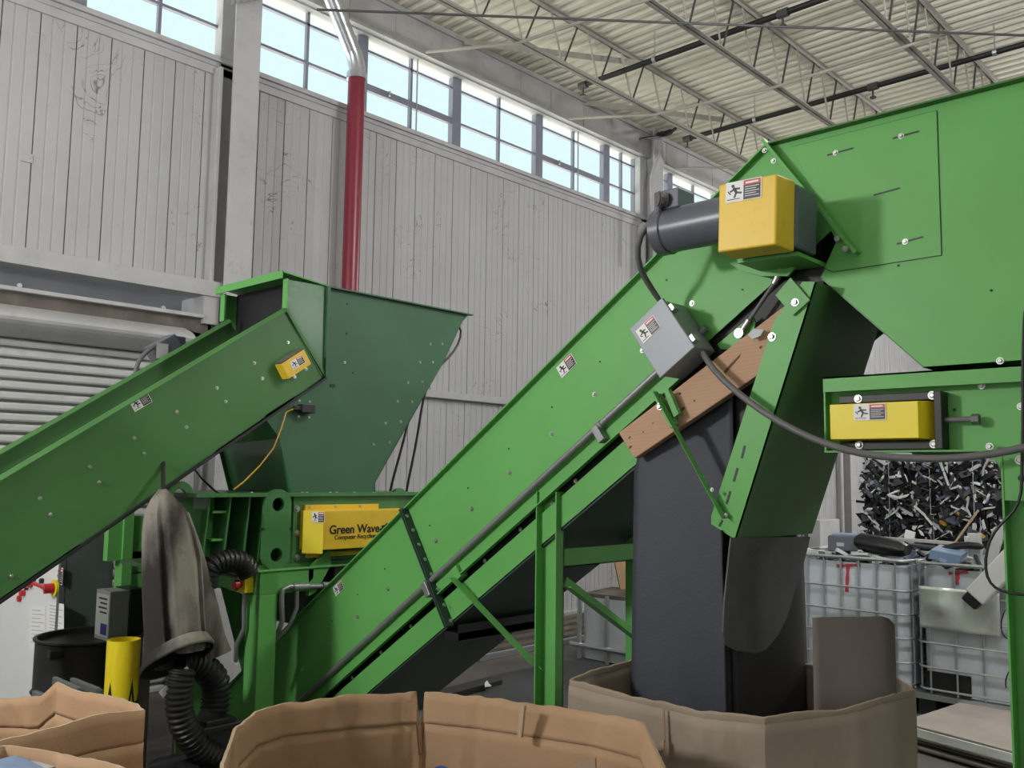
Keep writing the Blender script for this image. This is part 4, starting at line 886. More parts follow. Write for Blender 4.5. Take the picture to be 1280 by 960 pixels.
q = P(71, 735, X=cx0); b = MB(); b.cyl(q, q+V((-.02, 0, 0)), .05); b.build('switch_plate', M['yelb'], DO, smooth=True); b = MB(); b.cyl(q+V((-.02, 0, 0)), q+V((-.07, .01, 0)), .03); b.tube([q+V((-.06, 0, 0)), q+V((-.06, .2, .015))], .012, 8); b.build('switch_handle', M['redb'], DO, smooth=True)
sticker(DO, P(75, 720, X=cx0-.001), (0, -1, 0), (0, 0, 1), .085, .10)
for pxs in (((38, 757), (57, 758), (55, 812), (36, 812)), ((60, 752), (80, 755), (80, 798), (59, 796))):
    b = MB(); b.prism([P(px, py, X=cx0-.001) for px, py in pxs], (-.001, 0, 0)); q = b.build('posted_paper', M['pap'], DO)
    b = MB(); a, e = P(*pxs[0], X=cx0-.0025), P(*pxs[3], X=cx0-.0025); a2 = P(*pxs[1], X=cx0-.0025)
    for k in range(9): c0_ = a.lerp(e, .1+.09*k); b.bar(c0_+(a2-a)*.12, c0_+(a2-a)*(.7+.2*(k % 2)), .006, .0006, (0, 0, 1))
    b.build('print_lines', M['plg'], q)
q = P(115, 700, Y=cy0)
b = MB(); b.tube([P(140, 677, Y=cy0), P(155, 676, Y=cy0-.04), P(172, 682, Y=cy0-.06), P(190, 690, Y=cy0-.08)], .012, 8); b.tube([P(140, 686, Y=cy0), P(152, 704, Y=cy0-.05), P(160, 695, Y=cy0-.05), P(166, 685, Y=cy0-.04)], .008, 8); b.tube([P(143, 708, Y=cy0), P(160, 712, Y=cy0-.05), P(186, 714, Y=cy0-.1)], .014, 8); b.build('conduit', M['cond'], r, smooth=True)
mz = dz-.03
mq = P(148, 760, Y=5.12)
r = thing('meter_box', 'small grey and black instrument box with a white label, sitting on the drum', 'instrument box', (mq.x+.1, 5.2, mz))
mx0, mx1, mzt = P(137, 758, Y=5.1).x, P(181, 758, Y=5.1).x, P(160, 738, Y=5.1).z
b = MB(); b.box((mx0, 5.10, mz), (mx0+(mx1-mx0)*.55, 5.28, mzt)); b.build('case', M['plg'], r, bevel=.004)
b = MB(); b.box((mx0+(mx1-mx0)*.55, 5.09, mz), (mx1, 5.29, mzt+.005)); b.build('front_bezel', M['black'], r, bevel=.004)
b = MB(); b.m(0).box((mx0-.001, 5.11, mz+.02), (mx0, 5.27, mzt-.02)); b.m(1).box((mx0-.0016, 5.12, mz+.03), (mx0-.001, 5.2, mz+.09)); b.m(2)
for k in range(4): b.box((mx0-.0016, 5.13, mzt-.05-k*.025), (mx0-.001, 5.24-.02*(k % 2), mzt-.04-k*.025))
b.build('label', [M['stw'], M['blue'], M['stb']], r)
for k in range(9):
    hh = .80-.03*(k % 3)+.015*(k % 4); b = MB(); b.obox(V((1.55+.026*k, 4.12+.02*(k % 3), hh/2)), (.020, .004*(k % 3-1), 0), (.006*(k % 2), .28, 0), (0, .015*(k % 3-1), hh))
    tag(b.build('packing_board', M['cabd'], bevel=.004), 'grey packing board standing in the row between drum and cardboard box', 'board', 'grey packing boards standing in a row')
q = P(176, 838, Y=4.62); b = MB(); b.box((q.x-.035, 4.60, 0), (q.x+.045, 4.70, q.z)); tag(b.build('wooden_post', M['plank'], bevel=.006), 'grey weathered wooden post just to the right of the yellow bollard', 'post')
# yellow and white board far left
b = MB(); a, e = P(-40, 752, Y=6.95), P(22, 752, Y=6.95); b.m(0).box((a.x, 6.90, 0), (e.x-.05, 6.93, a.z)); b.m(1).box((e.x-.10, 6.885, 0), (e.x-.02, 6.935, a.z))
tag(b.build('leaning_board', [M['white'], M['yelb']]), 'white board with a yellow edge standing by the roll-up door', 'board')

# ================================================================== CARDBOARD BOXES
def carton(name, label, pts, m, score=.10, seed=1, out=.0, crease=.0025, group='open cardboard bulk boxes', cat='cardboard box', th=.010):
    rg = random.Random(seed); cx = sum(p[0] for p in pts)/len(pts); cyy = sum(p[1] for p in pts)/len(pts)
    r = thing(name, label, cat, (cx, cyy, 0), group)
    cols = []
    for i, p in enumerate(pts):
        q = pts[(i+1) % len(pts)]; d = math.hypot(q[0]-p[0], q[1]-p[1]); n = max(1, int(d/.018))
        for k in range(n):
            t = k/n; cols.append((p[0]+(q[0]-p[0])*t, p[1]+(q[1]-p[1])*t, p[2]+(q[2]-p[2])*t, k == 0))
    n_c = len(cols); per = [0]
    for i in range(1, n_c): per.append(per[-1]+math.hypot(cols[i][0]-cols[i-1][0], cols[i][1]-cols[i-1][1]))
    tot = per[-1]+.03
    lines = [(rg.uniform(0, tot), rg.uniform(.62, 1.0), rg.uniform(-1.2, 1.2), rg.choice((-1, 1))*rg.uniform(.3, 1), rg.uniform(.08, .3)) for _ in range(int(tot*6))]
    vert = [(rg.uniform(0, tot), rg.choice((-1, 1))*rg.uniform(.4, 1)) for _ in range(int(tot*3.5))]
    def disp(k, z):
        sx = per[k]; d = 0
        for a_, z_, sl, am, ln in lines:
            u, w = sx-a_, z-z_; t = (u+w*sl)/math.hypot(1, sl); q = (w-u*sl)/math.hypot(1, sl)
            d += am*math.exp(-(t/.014)**2)*math.exp(-(q/ln)**2)
        for a_, am in vert: d += .8*am*math.exp(-((sx-a_)/.010)**2)
        d += 1.2*noise.noise((sx*3, z*3, seed*7.3))
        return d*crease*1.6
    def normal(c):
        nx, ny = c[0]-cx, c[1]-cyy; l = math.hypot(nx, ny) or 1; return nx/l, ny/l
    def ring(z_of, extra=0):
        out_ = []
        for k, c in enumerate(cols):
            z = z_of(c); nx, ny = normal(c); d = (disp(k, z) if z > .3 else 0)+extra; out_.append(V((c[0]+nx*d, c[1]+ny*d, z)))
        return out_
    fr = [0, .3, .5]+[.55+.45*k/12 for k in range(13)]
    b = MB(); b.loft([ring(lambda c, f=f: (c[2]-score)*f) for f in fr], caps=False); b.build('wall', M[m], r, solid=th, smooth=True)
    b = MB(); b.prism([V((c[0], c[1], .012)) for c in cols], (0, 0, .01)); b.build('base', M[m], r)
    jit = [.010*noise.noise((per[k]*5, seed, 0))+.004*noise.noise((per[k]*22, seed, 3)) for k in range(n_c)]; jz = {id(c): jit[k] for k, c in enumerate(cols)}
    rim = [ring(lambda c: c[2]-score, -.0035)]+[ring(lambda c, f=f: c[2]-score*(1-f)+jz[id(c)]*f, out*f-.002) for f in (.12, .4, .7, 1)]
    b = MB(); b.loft(rim, caps=False); b.build('rim_band', M[m], r, solid=th, smooth=True)
    b = MB(); top = rim[-1]
    b.loft([top, [p+V((0, 0, .0012)) for p in top]], caps=False); b.build('torn_edge', M['tear'], r, solid=th*.9)
    return r
g1 = [(2.675, 2.187, 1.0), (2.644, 1.911, 1.0), (2.632, 1.596, 1.0), (2.709, 1.427, 1.0), (3.014, 1.298, 1.0), (3.46, 1.229, 1.0), (3.60, 1.33, 1.0), (3.64, 1.90, 1.0), (3.48, 2.26, 1.0), (2.87, 2.235, 1.0)]
B1 = carton('bulk_box', 'octagonal cardboard bulk box under the green chute with rubber sheets hanging in it', g1, 'cardg', .02, 3, crease=.0045)
g2 = [P(x, y, Z=1.0) for x, y in ((284, 962), (300, 912), (325, 890), (360, 880), (440, 872), (521, 867), (525, 867), (529, 866), (532, 866), (600, 872), (660, 881), (740, 892), (803, 906))]
g2 = [(p.x, p.y, .90 if k in (6, 7) else 1.0) for k, p in enumerate(g2)]+[(2.30, 1.50, .86), (2.05, 1.28, .84), (1.6, 1.25, .84), (1.25, 1.45, .86), (1.12, 1.8, .92)]
B2 = carton('bulk_box', 'wide cardboard bulk box with creased upright flaps in front of the inclined conveyor', g2, 'card', .10, 5, .012, .0075)
g3 = [(.30, 2.80, 1.0), (.93, 2.80, 1.0), (1.20, 2.79, 1.02), (1.335, 2.78, 1.02), (1.365, 2.90, 1.01), (1.315, 3.40, 1.0), (1.275, 3.44, .95), (1.19, 3.60, .94), (1.16, 3.63, 1.01), (.30, 3.65, 1.0)]
B3 = carton('bulk_box', 'cardboard bulk box with a crumpled corner in front of the bollard and drum', g3, 'card', .10, 7, .0, .005)
g4 = [(.20, 2.74, 1.0), (.93, 2.74, 1.0), (1.02, 2.62, .99), (1.075, 2.30, 1.0), (1.0, 1.75, .93), (.30, 1.6, .88)]
B4 = carton('bulk_box', 'torn-edged cardboard box nearest the camera, holding grey plastic pieces', g4, 'card', .09, 9, .01, .005)
# creases: fold strips and torn flap on the wide box
b = MB(); a = P(655, 882, Z=1.0); b.prism([P(652, 880, X=a.x-.02), P(658, 882, X=a.x-.02), P(654, 922, X=a.x-.02), P(649, 921, X=a.x-.02)], (-.01, 0, 0)); b.build('torn_strip', M['tear'], B2)
b = MB(); b.prism([P(829, 885, X=2.62), P(831, 887, X=2.62), P(832, 930, X=2.62), P(829, 930, X=2.62)], (-.004, 0, 0)); b.build('slit', M['cardd'], B1)
b = MB(); b.prism([P(828, 926, X=2.615), P(832, 925, X=2.615), P(833, 944, X=2.615), P(827, 946, X=2.615)], (-.012, 0, 0)); b.build('torn_strip', M['tear'], B1)
b = MB(); b.prism([P(786, 962, X=2.5), P(800, 945, X=2.5), P(829, 937, X=2.5), P(822, 962, X=2.5)], (.006, 0, 0)); tag(b.build('cardboard_scrap', M['cardg']), 'small torn cardboard scrap wedged between the wide box and the octagonal box', 'scrap')
b = MB(); sc_ = [P(712, 962, X=2.1), P(722, 952, X=2.1), P(744, 948, X=2.1), P(744, 962, X=2.1)]; sc_ = [V((2.1, sc_[0].y, .735))]+sc_+[V((2.1, sc_[-1].y, .735))]; b.prism(sc_, (.006, 0, 0)); tag(b.build('cardboard_scrap', M['cardd']), 'dark folded cardboard scrap sticking up inside the wide box', 'scrap')
b = MB(); q = P(545, 962, X=1.7); b.obox(q+V((.02, .05, -.105)), (.20, 0, 0), (0, .12, 0), (0, 0, .15)); tag(b.build('plastic_tub', M['blue'], bevel=.02), 'dark blue plastic tub edge showing inside the wide cardboard box', 'tub')
hs = MB()
for k in range(90):
    p = V((rnd.uniform(1.3, 2.1), rnd.uniform(1.45, 2.3), .70+rnd.uniform(0, .06))); d = V((rnd.uniform(-1, 1), rnd.uniform(-1, 1), rnd.uniform(-.4, .4))).normalized()
    hs.m(k % 3).obox(p, d*rnd.uniform(.06, .2), d.cross(V((0, 0, 1)))*rnd.uniform(.03, .1), V((0, 0, 1))*.02)
hs.box((1.3, 1.5, .03), (2.05, 2.25, .70)); tag(hs.build('scrap_pieces', [M['plg'], M['pld'], M['cardd']]), 'loose scrap filling the wide cardboard box', 'scrap', kind='stuff')
for k, (px, py, w_, lb) in enumerate(((0, 978, .12, 'pale blue grey plastic panel lying in the box at the bottom left'), (38, 968, .05, 'angular white plastic piece beside the pale panel in the bottom left box'))):
    q = P(px, py, Z=.94); b = MB(); b.prism([q+V(v)*w_ for v in ((-.9, .6, .1), (.5, .7, .15), (.9, -.5, -.1), (-.5, -.9, -.1))], (.01, 0, .02))
    b.prism([q+V(v)*w_ for v in ((.5, .7, .15), (.9, -.5, -.1), (.85, -.5, -.5), (.5, .6, -.5))], (.008, .008, 0)); tag(b.build('plastic_scrap', M['bluel'] if k == 0 else M['plg']), lb, 'plastic')
b = MB(); b.box((.33, 1.8, .03), (.92, 2.6, .82)); tag(b.build('scrap_pieces', M['pld']), 'dark scrap filling the bottom left cardboard box', 'scrap', kind='stuff')
# cardboard liner inside octagonal box
p0, p1 = P(1016, 772, Z=1.27), P(1117, 770, Z=1.27)
b = MB(); d = (p1-p0); n_ = 14; rings = []
rings = [[p0+d*(i/n_)+V((0, 0, -.9+.9*v))+V(((.004*math.sin(i*.5)), 0, -(.03*(max(0, i-12)/2)**2 if v == 1 else 0))) for i in range(n_+1)] for v in (0, .5, 1)]
b.loft(rings, caps=False, closed=False); tag(b.build('cardboard_liner', M['cardl'], solid=.008, smooth=True), 'upright flat brown cardboard sheet standing inside the octagonal box, beside the black rubber', 'cardboard sheet')

# ================================================================== TOTES, BALES, FLOOR ITEMS BEHIND
TX = 7.26
def rrect(x0, x1, y0, y1, rad, z, n=6):
    pts = []
    for cx_, cy_, a0_ in ((x1-rad, y1-rad, 0), (x0+rad, y1-rad, 90), (x0+rad, y0+rad, 180), (x1-rad, y0+rad, 270)):
        for k in range(n+1): a = math.radians(a0_+90*k/n); pts.append(V((cx_+rad*math.cos(a), cy_+rad*math.sin(a), z)))
    return pts
def tote(y0, y1, label, nv):
    r = thing('caged_tote', label, 'tote', (TX+.55, (y0+y1)/2, 0), 'white plastic totes in steel cages')
    x0, x1 = TX, TX+1.05
    b = MB(); b.loft([rrect(x0+.03, x1-.03, y0+.03, y1-.03, .12, z) for z in (.17, .19, 1.09)]+[rrect(x0+.045, x1-.045, y0+.045, y1-.045, .11, z) for z in (1.09, .75)]); b.build('tank', M['tote'], r, smooth=True)
    b = MB()
    for z in (.20, .36, .54, .72, .90, 1.13):
        pr = rrect(x0, x1, y0, y1, .10, z); b.tube(pr+[pr[0], pr[1]], .009 if z < 1.1 else .013, 8, caps=False)
    for k in range(nv+1):
        y = y0+.10+(y1-y0-.2)*k/nv
        for x in (x0+.004, x1-.004): b.tube([(x, y, .17), (x, y, 1.13)], .008, 8)
    for k in range(6):
        x = x0+.1+(x1-x0-.2)*k/5
        for y in (y0+.004, y1-.004): b.tube([(x, y, .17), (x, y, 1.13)], .008, 8)
    b.build('cage', M['galv'], r, smooth=True)
    b = MB(); b.m(0).box((x0-.02, y0-.02, .125), (x1+.02, y1+.02, .165)); b.m(1)
    for x in (x0+.02, (x0+x1)/2-.05, x1-.12):
        for y in (y0, (y0+y1)/2-.06, y1-.12): b.box((x, y, 0), (x+.1, y+.12, .125))
    b.build('pallet', [M['galv'], M['pld']], r)
    return r
T1 = tote(2.60, 3.66, 'white caged tote with a large red letter T sprayed on its front', 6)
T2 = tote(1.42, 2.555, 'white caged tote with a shiny aluminium plate on its front and a smaller red T', 5)
def tee(parent, pc, w_, h_, seed):
    c = P(*pc, X=TX+.024); rg = random.Random(seed); b = MB()
    def stroke(a, e, wd):
        n = 8; up, dn = [], []
        for k in range(n+1):
            p = a.lerp(e, k/n); o = V((0, e.z-a.z, -(e.y-a.y))).normalized()*wd*(.5+.25*math.sin(k*1.7+seed)*.5); up.append(p+o); dn.append(p-o)
        b.prism(up+dn[::-1], (-.001, 0, 0))
    stroke(c+V((0, w_/2, -.01)), c+V((0, -w_/2, .012)), .022); stroke(c, c+V((0, .015, -h_)), .026); b.build('sprayed_letter', M['spray'], parent)
tee(T1, (1060, 707), .19, .21, 1); tee(T2, (1198, 716), .14, .085, 2)
b = MB(); z0_, z1_ = P(1150, 784, X=TX-.016).z, P(1150, 732, X=TX-.016).z; ya, yb2 = P(1149, 760, X=TX-.016).y, P(1250, 760, X=TX-.016).y
n_ = 24; mm = 12; rg = random.Random(4); H_ = [[0]*(n_+1) for _ in range(mm+1)]
def plz(u, v): return -.014*math.exp(-((u-.22)**2+(v-.55)**2)*60)+.006*math.sin(u*9+v*4)-.012*math.exp(-((u-.3)**2)*200)*(v > .4)
b.loft([[V((TX-.018+plz(i/n_, j_/mm), ya+(yb2-ya)*i/n_, z0_+(z1_-z0_)*j_/mm)) for i in range(n_+1)] for j_ in range(mm+1)], caps=False, closed=False); b.build('aluminium_plate', M['alu'], T2, smooth=True, solid=.002)
for ya_, yb_ in ((2.18, 2.5), (1.46, 1.80)): b = MB(); b.box((TX+.02, ya_, .175), (TX+.028, yb_, .33)); b.build('cut_opening', M['black'], T2)

# e-waste lying in the totes
def item(name, label, cat, p, ax, ay, az, m, bev=.01):
    b = MB(); b.obox(p, ax, ay, az); return tag(b.build(name, M[m], bevel=bev), label, cat, 'electronic scrap piled in the totes')
def IT(px, py, X): return P(px, py, X=X)
# supporting heap inside each tote
for (y0, y1, lb) in ((2.66, 3.60, 'jumbled grey scrap filling the tote with the large red T'), (1.48, 2.50, 'jumbled grey scrap filling the tote with the aluminium plate')):
    b = MB(); b.m(1).box((TX+.14, y0+.08, .76), (TX+.9, y1-.08, 1.0))
    for k in range(140):
        p = V((rnd.uniform(TX+.12, TX+.9), rnd.uniform(y0+.1, y1-.1), rnd.uniform(1.06, 1.15))); d = V((rnd.uniform(-1, 1), rnd.uniform(-1, 1), rnd.uniform(-.4, .4))).normalized(); e = d.cross(V((rnd.uniform(-.3, .3), rnd.uniform(-.3, .3), 1))).normalized()
        b.m(rnd.choice((0, 0, 0, 1, 2, 3))).obox(p, d*rnd.uniform(.1, .3), e*rnd.uniform(.02, .10), d.cross(e)*rnd.uniform(.01, .03))
    tag(b.build('electronic_scrap', [M['plg'], M['pld'], M['bluel'], M['white']]), lb, 'scrap', kind='stuff')
q = IT(1060, 678, TX+.35); r = thing('projector', 'dark blue grey electronics box lying on top of the tote with the large red T', 'device', q, 'electronic scrap piled in the totes')
b = MB(); b.obox(q, (.3, .05, 0), (-.03, .26, -.01), (0, 0, .13)); b.build('case', M['motor'], r, bevel=.012); b = MB(); b.obox(q+V((-.155, 0, -.01)), (.01, 0, 0), (0, .06, 0), (0, 0, .03)); b.build('button', M['plg'], r)
b = MB(); b.obox(q+V((0, 0, .068)), (.26, .04, 0), (-.02, .2, 0), (0, 0, .01)); b.build('top_panel', M['bluel'], r)
q = IT(1103, 682, TX+.25); b = MB(); b.loft([[q+V((0, -y, 0))+V((.09*math.cos(t), 0, sc*math.sin(t)-y*.12)) for t in [2*math.pi*k/12 for k in range(12)]] for y, sc in ((-.20, .05), (-.17, .075), (.0, .075), (.15, .065), (.20, .04))]); tag(b.build('toner_unit', M['plk'], smooth=True), 'long black rounded printer part on the tote beside the blue grey box', 'device', 'electronic scrap piled in the totes')
specs = [('plastic_trim', 'upright pale grey channel piece in the tote with the plate', (1219, 690), .25, (.05, 0, 0), (0, .09, 0), (0, 0, .28), 'plg'),
         ('plastic_trim', 'narrow upright grey strip left of the pale channel piece', (1209, 690), .22, (.03, 0, 0), (0, .03, .0), (0, .0, .24), 'plg'),
         ('plastic_trim', 'tall pale panel leaning by the green feeder leg', (1243, 684), .3, (.03, 0, 0), (0, .10, -.05), (0, -.10, .34), 'plg'),
         ('wooden_stick', 'long pale stick poking diagonally up from the tote with the plate', (1204, 664), .3, (.015, 0, 0), (0, .012, .012), (0, -.23, .33), 'tear'),
         ('blue_bag', 'pale blue plastic sheet lying in the tote with the plate', (1186, 693), .15, (.2, 0, .03), (0, .22, .03), (0, -.02, .07), 'bluel'),
         ('keyboard', 'long flat grey keyboard lying across the back of the totes', (1150, 676), .6, (.12, .2, 0), (.1, .5, 0), (0, 0, .025), 'plg'),
         ('circuit_board', 'small square white card standing at the back between the totes', (1137, 671), .7, (.02, 0, 0), (0, .08, .02), (0, -.02, .1), 'white'),
         ('scrap_tray', 'flat dark frame on the back of the tote with the plate', (1170, 684), .5, (.2, 0, 0), (0, .4, .02), (0, 0, .02), 'pld')]
for nm, lb, (px, py), dx, ax, ay, az, m_ in specs: item(nm, lb, 'scrap', IT(px, py, TX+dx), ax, ay, az, m_, .004)
b = MB(); b.tube([IT(x, y, TX+.2) for x, y in ((1158, 702), (1165, 694), (1178, 687), (1195, 682), (1212, 681), (1232, 684))], .028, 10); tag(b.build('drive_belt', M['plk'], smooth=True, sub=1), 'thick black curved strap arching over the tote with the plate', 'strap', 'electronic scrap piled in the totes')
q = IT(1238, 722, TX-.17); r = thing('scanner_arm', 'white plastic arm with a black end hanging over the cage by the feeder leg', 'device', q, 'electronic scrap piled in the totes')
ad = (IT(1222, 737, TX-.1)-IT(1262, 695, TX-.1)).normalized()
b = MB(); b.obox(q+V((.12, 0, 0)), ad*.42, ad.cross(V((1, 0, 0)))*.15, (.1, 0, 0)); b.build('arm', M['white'], r, bevel=.012); b = MB(); b.obox(q+V((.12, 0, 0))+ad*.235, ad*.09, ad.cross(V((1, 0, 0)))*.12, (.085, 0, 0)); b.build('arm_end', M['black'], r, bevel=.012)
b = MB(); b.tube([IT(x, y, TX-.06) for x, y in ((1258, 760), (1250, 775), (1252, 795), (1262, 800))], .006, 6); b.tube([IT(x, y, TX-.06) for x, y in ((1262, 838), (1256, 850), (1258, 862))], .006, 6); tag(b.build('power_cable', M['hose'], smooth=True, sub=1), 'thin black cord looping down the front of the tote with the plate', 'cord')

# bales
def bale(x0, x1, y0, y1, z0, z1, label, seed, nsc):
    rg = random.Random(seed); r = thing('scrap_bale', label, 'bale', ((x0+x1)/2, (y0+y1)/2, z0), 'compacted scrap bales')
    b = MB(); n1, n2 = 14, 8
    b.box((x0+.06, y0+.05, z0+.02), (x1-.05, y1-.05, z1-.03)); b.build('core', M['plk'], r)
    b = MB(); cs = [0]*44+[1]*10+[2]*5+[3]*5+[4]*4+[5]*2+[6]
    for k in range(nsc):
        face = rg.random(); y = rg.uniform(y0, y1); z = rg.uniform(z0+.02, z1-.02); x = x0+rg.uniform(.0, .07); nrm = V((-1, 0, 0))
        if face > .82: x = rg.uniform(x0, x1); z = z1-rg.uniform(0, .06); nrm = V((0, 0, 1))
        elif face > .70: x = rg.uniform(x0, x1); y = (y1 if rg.random() < .6 else y0)+rg.uniform(-.04, .02); nrm = V((0, 1, 0))
        d = V((rg.uniform(-1, 1), rg.uniform(-1, 1), rg.uniform(-1, 1))); d = (d-nrm*d.dot(nrm)*.75).normalized(); nn = (nrm+V((rg.uniform(-.7, .7), rg.uniform(-.7, .7), rg.uniform(-.7, .7)))).normalized(); e = d.cross(nn).normalized(); nn = d.cross(e)
        m_ = rg.choice(cs); L_1, W_1 = rg.uniform(.05, .19), rg.uniform(.012, .075); c = V((x, y, z))
        if m_ in (2, 3, 5): L_1, W_1 = rg.uniform(.05, .17), rg.uniform(.008, .04); nn = (nn+nrm*.8).normalized(); e = d.cross(nn).normalized(); c = c+nrm*.012
        if rg.random() < .2:
            b.m(m_).tube([c-d*L_1, c+nn*.03+e*W_1*.4, c+d*L_1+e*W_1], rg.uniform(.006, .014), 5)
        else:
            k2 = rg.randint(3, 5); b.m(m_).prism([c+d*L_1*.6*math.cos(2*math.pi*i/k2+.3)*rg.uniform(.4, 1.2)+e*W_1*math.sin(2*math.pi*i/k2+.3)*rg.uniform(.4, 1.2) for i in range(k2)], nn*rg.uniform(.006, .03))
    q = b.build('compressed_scrap', [M['plk'], M['pld'], M['plg'], M['white'], M['motor'], M['bluel'], M['ora']], r); q['kind'] = 'stuff'
    b = MB()
    for t in (.2, .5, .8):
        y = y0+(y1-y0)*t; b.tube([(x0-.005, y, z0), (x0-.005, y, z1), (x1, y, z1+.003)], .003, 5)
    b.build('baling_wire', M['galv'], r)
BX = 9.0
bale(BX, BX+1.0, 2.33, 3.64, .0, .72, 'lowest bale of black and grey scrap, on the floor behind the totes', 1, 150)
bale(BX+.02, BX+1.0, 2.30, 3.66, .74, 1.42, 'middle bale of tangled black scrap, directly under the top bale', 2, 800)
bale(BX, BX+.98, 2.36, 3.63, 1.43, 1.93, 'top bale of black scrap with white and blue bits, under the feeder frame', 3, 800)
b = MB(); b.obox(P(1213, 572, X=BX+.1), (.1, .03, 0), (0, .22, .05), (0, -.02, .10)); tag(b.build('blue_bag', M['bluel'], bevel=.02), 'crumpled pale blue bag on the top scrap bale', 'bag')
for k, (px, py, h_, lb) in enumerate(((1070, 640, 1.0, 'thin white pipe running down the far wall left of the bales'), (1053, 640, 1.0, 'second thin pipe on the far wall, nearer the chute'))):
    q = P(px, py, Y=WY-.08); b = MB(); b.tube([(q.x, q.y, .1), (q.x, q.y, 4.2)], .035, 8)
    if k == 0: b.box((q.x-.35, q.y-.02, q.z-.3), (q.x+.15, q.y+.05, q.z-.27)); 
    tag(b.build('wall_pipe', M['trimw'], smooth=True), lb, 'pipe')
q = P(1034, 662, Y=WY-.2); b = MB(); b.box((q.x-.5, q.y-.1, 0), (q.x+.3, q.y+.12, q.z+.18)); tag(b.build('utility_cabinet', M['plg'], bevel=.01), 'low pale grey cabinet against the far wall behind the totes', 'cabinet')

# floor sheets at the right
st = [P(x, y, Z=.13) for x, y in ((1140, 908), (1140, 900), (1213, 876), (1300, 888), (1340, 950))]
st[4] = P(1290, 948, Z=.13)
for k in range(4):
    z = .02+k*.026; b = MB(); b.prism([V((p.x-.10+.04*(k % 2)+.02*k, p.y-.03*(k % 2), z)) for p in st], (0, 0, .012)); tag(b.build('flattened_carton', M['plank']), ('bottom', 'second', 'third', 'fourth')[k]+' dark flattened sheet under the pale cardboard on the floor', 'cardboard sheet', 'dark sheets stacked on the floor')
b = MB(); b.prism(st, (0, 0, .012)); tag(b.build('cardboard_sheet', M['cardp']), 'pale grey brown cardboard sheet topping the floor stack beside the octagonal box', 'cardboard sheet')
a, e = st[0]+V((-.03, .03, -.02)), st[4]+V((-.03, -.0, -.02)); b = MB(); b.bar(a, e, .05, .016, (0, 0, 1)); tag(b.build('edge_strip', M['white']), 'white strip along the front edge of the floor cardboard stack', 'strip')
# floor pieces behind the post
b = MB(); b.prism([P(x, y, Z=.015) for x, y in ((600, 880), (612, 845), (672, 832), (742, 820), (775, 842), (740, 930), (640, 930))], (0, 0, -.014)); tag(b.build('floor_mat', M['mat_']), 'large dark grey rubber mat on the floor behind the green support post', 'mat')
b = MB(); b.prism([P(x, y, Z=.05) for x, y in ((520, 872), (548, 862), (622, 843), (628, 850), (560, 868), (525, 880))], (0, 0, -.045)); tag(b.build('black_board', M['black']), 'black board lying on the floor beneath the inclined conveyor', 'board')
b = MB(); b.prism([P(x, y, Z=.056) for x, y in ((606, 855), (609, 852), (611, 856), (614, 858), (606, 859))], (0, 0, .01)); tag(b.build('paper_scrap', M['pap']), 'tiny white scrap on the black floor board', 'scrap')
for k in range(4):
    y = WY-.22-.17*k; z = .10-.02*k; b = MB(); b.box((5.5+.3*k, y-.13, 0), (12.0, y, z+.03))
    tag(b.build('plank', M['plank'], bevel=.006), ('weathered grey plank on the floor nearest the long wall', 'weathered plank, second from the long wall', 'weathered plank, third from the long wall', 'low weathered plank farthest from the long wall')[k], 'plank', 'planks along the wall')
b = MB(); b.bar((6.2, WY-.95, .03), (9.2, WY-.92, .03), .05, .05, (0, 1, 0)); tag(b.build('steel_rail', M['galv']), 'pale steel rail lying on the floor in front of the planks', 'rail')
# low cut-down tote behind the post
tx, ty = P(722, 824, Z=0).x, P(722, 824, Z=0).y
r = thing('cut_down_tote', 'low white tote with steel corner posts and a rail, behind the green support post', 'tote', (tx+.5, ty-.5, 0))
zt_ = P(740, 748, X=tx+.1).z+.02
b = MB(); b.loft([rrect(tx+.02, tx+.9, ty-1.1, ty-.02, .08, z) for z in (.02, .04, zt_)]+[rrect(tx+.04, tx+.88, ty-1.08, ty-.04, .07, z) for z in (zt_, zt_-.2)]); b.build('tank', M['tote'], r, smooth=True)
b = MB()
for y in (ty-.02, ty-.35, ty-.68, ty-1.02): b.tube([(tx, y, 0), (tx, y, zt_+.03)], .022, 8)
b.tube([(tx-.01, ty+.08, .14), (tx-.01, ty-1.1, .14)], .022, 8); b.build('frame', M['galv'], r, smooth=True)
for k, (dx, dy, sz, m_, lb) in enumerate(((.35, -.35, (.6, .7, .035), 'plank', 'dark flat board lying on the low white tote'), (.4, -.55, (.35, .4, .04), 'cardd', 'folded brown cardboard on the low white tote'))):
    b = MB(); b.obox((tx+dx, ty+dy, zt_+.02+.04*k), (sz[0], .1, 0), (-.05, sz[1], 0), (0, 0, sz[2])); tag(b.build('flat_board', M[m_]), lb, 'board')
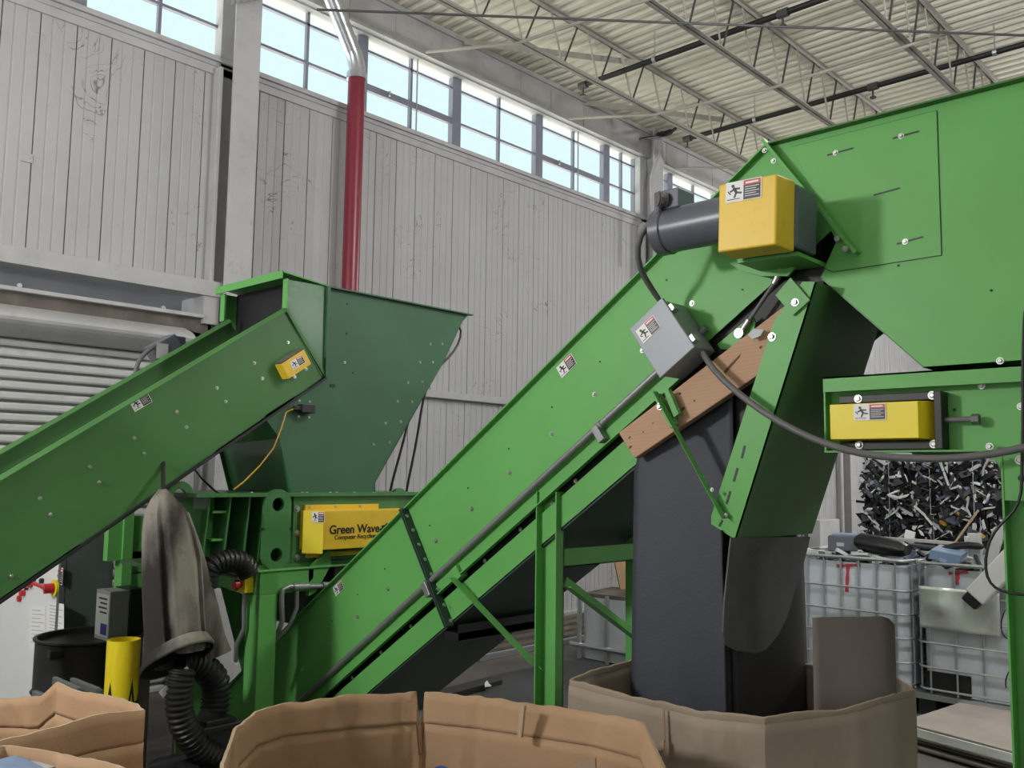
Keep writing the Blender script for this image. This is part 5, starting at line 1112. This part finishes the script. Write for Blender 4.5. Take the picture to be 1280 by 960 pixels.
q = P(782, 735, Y=ty-.2); b = MB(); a, e = P(766, 690, Y=ty-.1), P(800, 752, Y=ty-.1); b.prism([P(x, y, Y=ty-.15) for x, y in ((768, 700), (800, 700), (800, 747), (778, 747))], (.0, .012, 0)); b.build('x', M['card']); bpy.data.objects['x'].name = 'upright_cardboard'; tag(bpy.data.objects['upright_cardboard'], 'brown cardboard sheet leaning upright behind the low white tote', 'cardboard sheet')

# ================================================================== LIGHT
w = bpy.data.worlds.new('daylight'); S.world = w; w.use_nodes = True
N, L = w.node_tree.nodes, w.node_tree.links
tcw = N.new('ShaderNodeTexCoord'); sp = N.new('ShaderNodeSeparateXYZ'); L.new(tcw.outputs['Generated'], sp.inputs[0])
rmp = N.new('ShaderNodeValToRGB'); mrw = N.new('ShaderNodeMapRange'); mrw.inputs[1].default_value = -.2; mrw.inputs[2].default_value = .2
L.new(sp.outputs[2], mrw.inputs[0]); L.new(mrw.outputs[0], rmp.inputs[0])
rmp.color_ramp.elements[0].position = .42; rmp.color_ramp.elements[0].color = (1, .96, .84, 1); rmp.color_ramp.elements[1].position = .55; rmp.color_ramp.elements[1].color = (.192, .237, .245, 1)
L.new(rmp.outputs[0], N['Background'].inputs[0]); N['Background'].inputs[1].default_value = 4.4
W1 = (1, .985, .975)
def lamp(loc, power, col=(1, .95, .88), rad=.22):
    l = bpy.data.lights.new('unseen_lamp', 'POINT'); l.shadow_soft_size = rad; l.energy = power; l.color = col
    o = bpy.data.objects.new('unseen_lamp', l); COL.objects.link(o); o.location = loc
lamp((-1.6, 4.0, 3.2), 420, W1); lamp((-7, 5.2, 4.2), 200, W1); lamp((3, -6.5, 5.6), 180, W1); lamp((9.8, -5.75, 4.9), 330, W1); lamp((15.5, 2.5, 5.4), 620, W1); lamp((21, 0, 5.4), 400, W1); lamp((5.2, .8, 5.3), 360, W1)  # unseen lamps added to brighten machines, wall and roof; one matches the jamb highlight

S.view_settings.view_transform = 'Standard'; S.view_settings.look = 'None'; S.view_settings.exposure = 0; S.view_settings.gamma = 1; S.view_settings.use_curve_mapping = False
try:
    S.cycles.use_denoising = True; S.cycles.max_bounces = 8; S.cycles.sample_clamp_indirect = 6
except Exception: pass
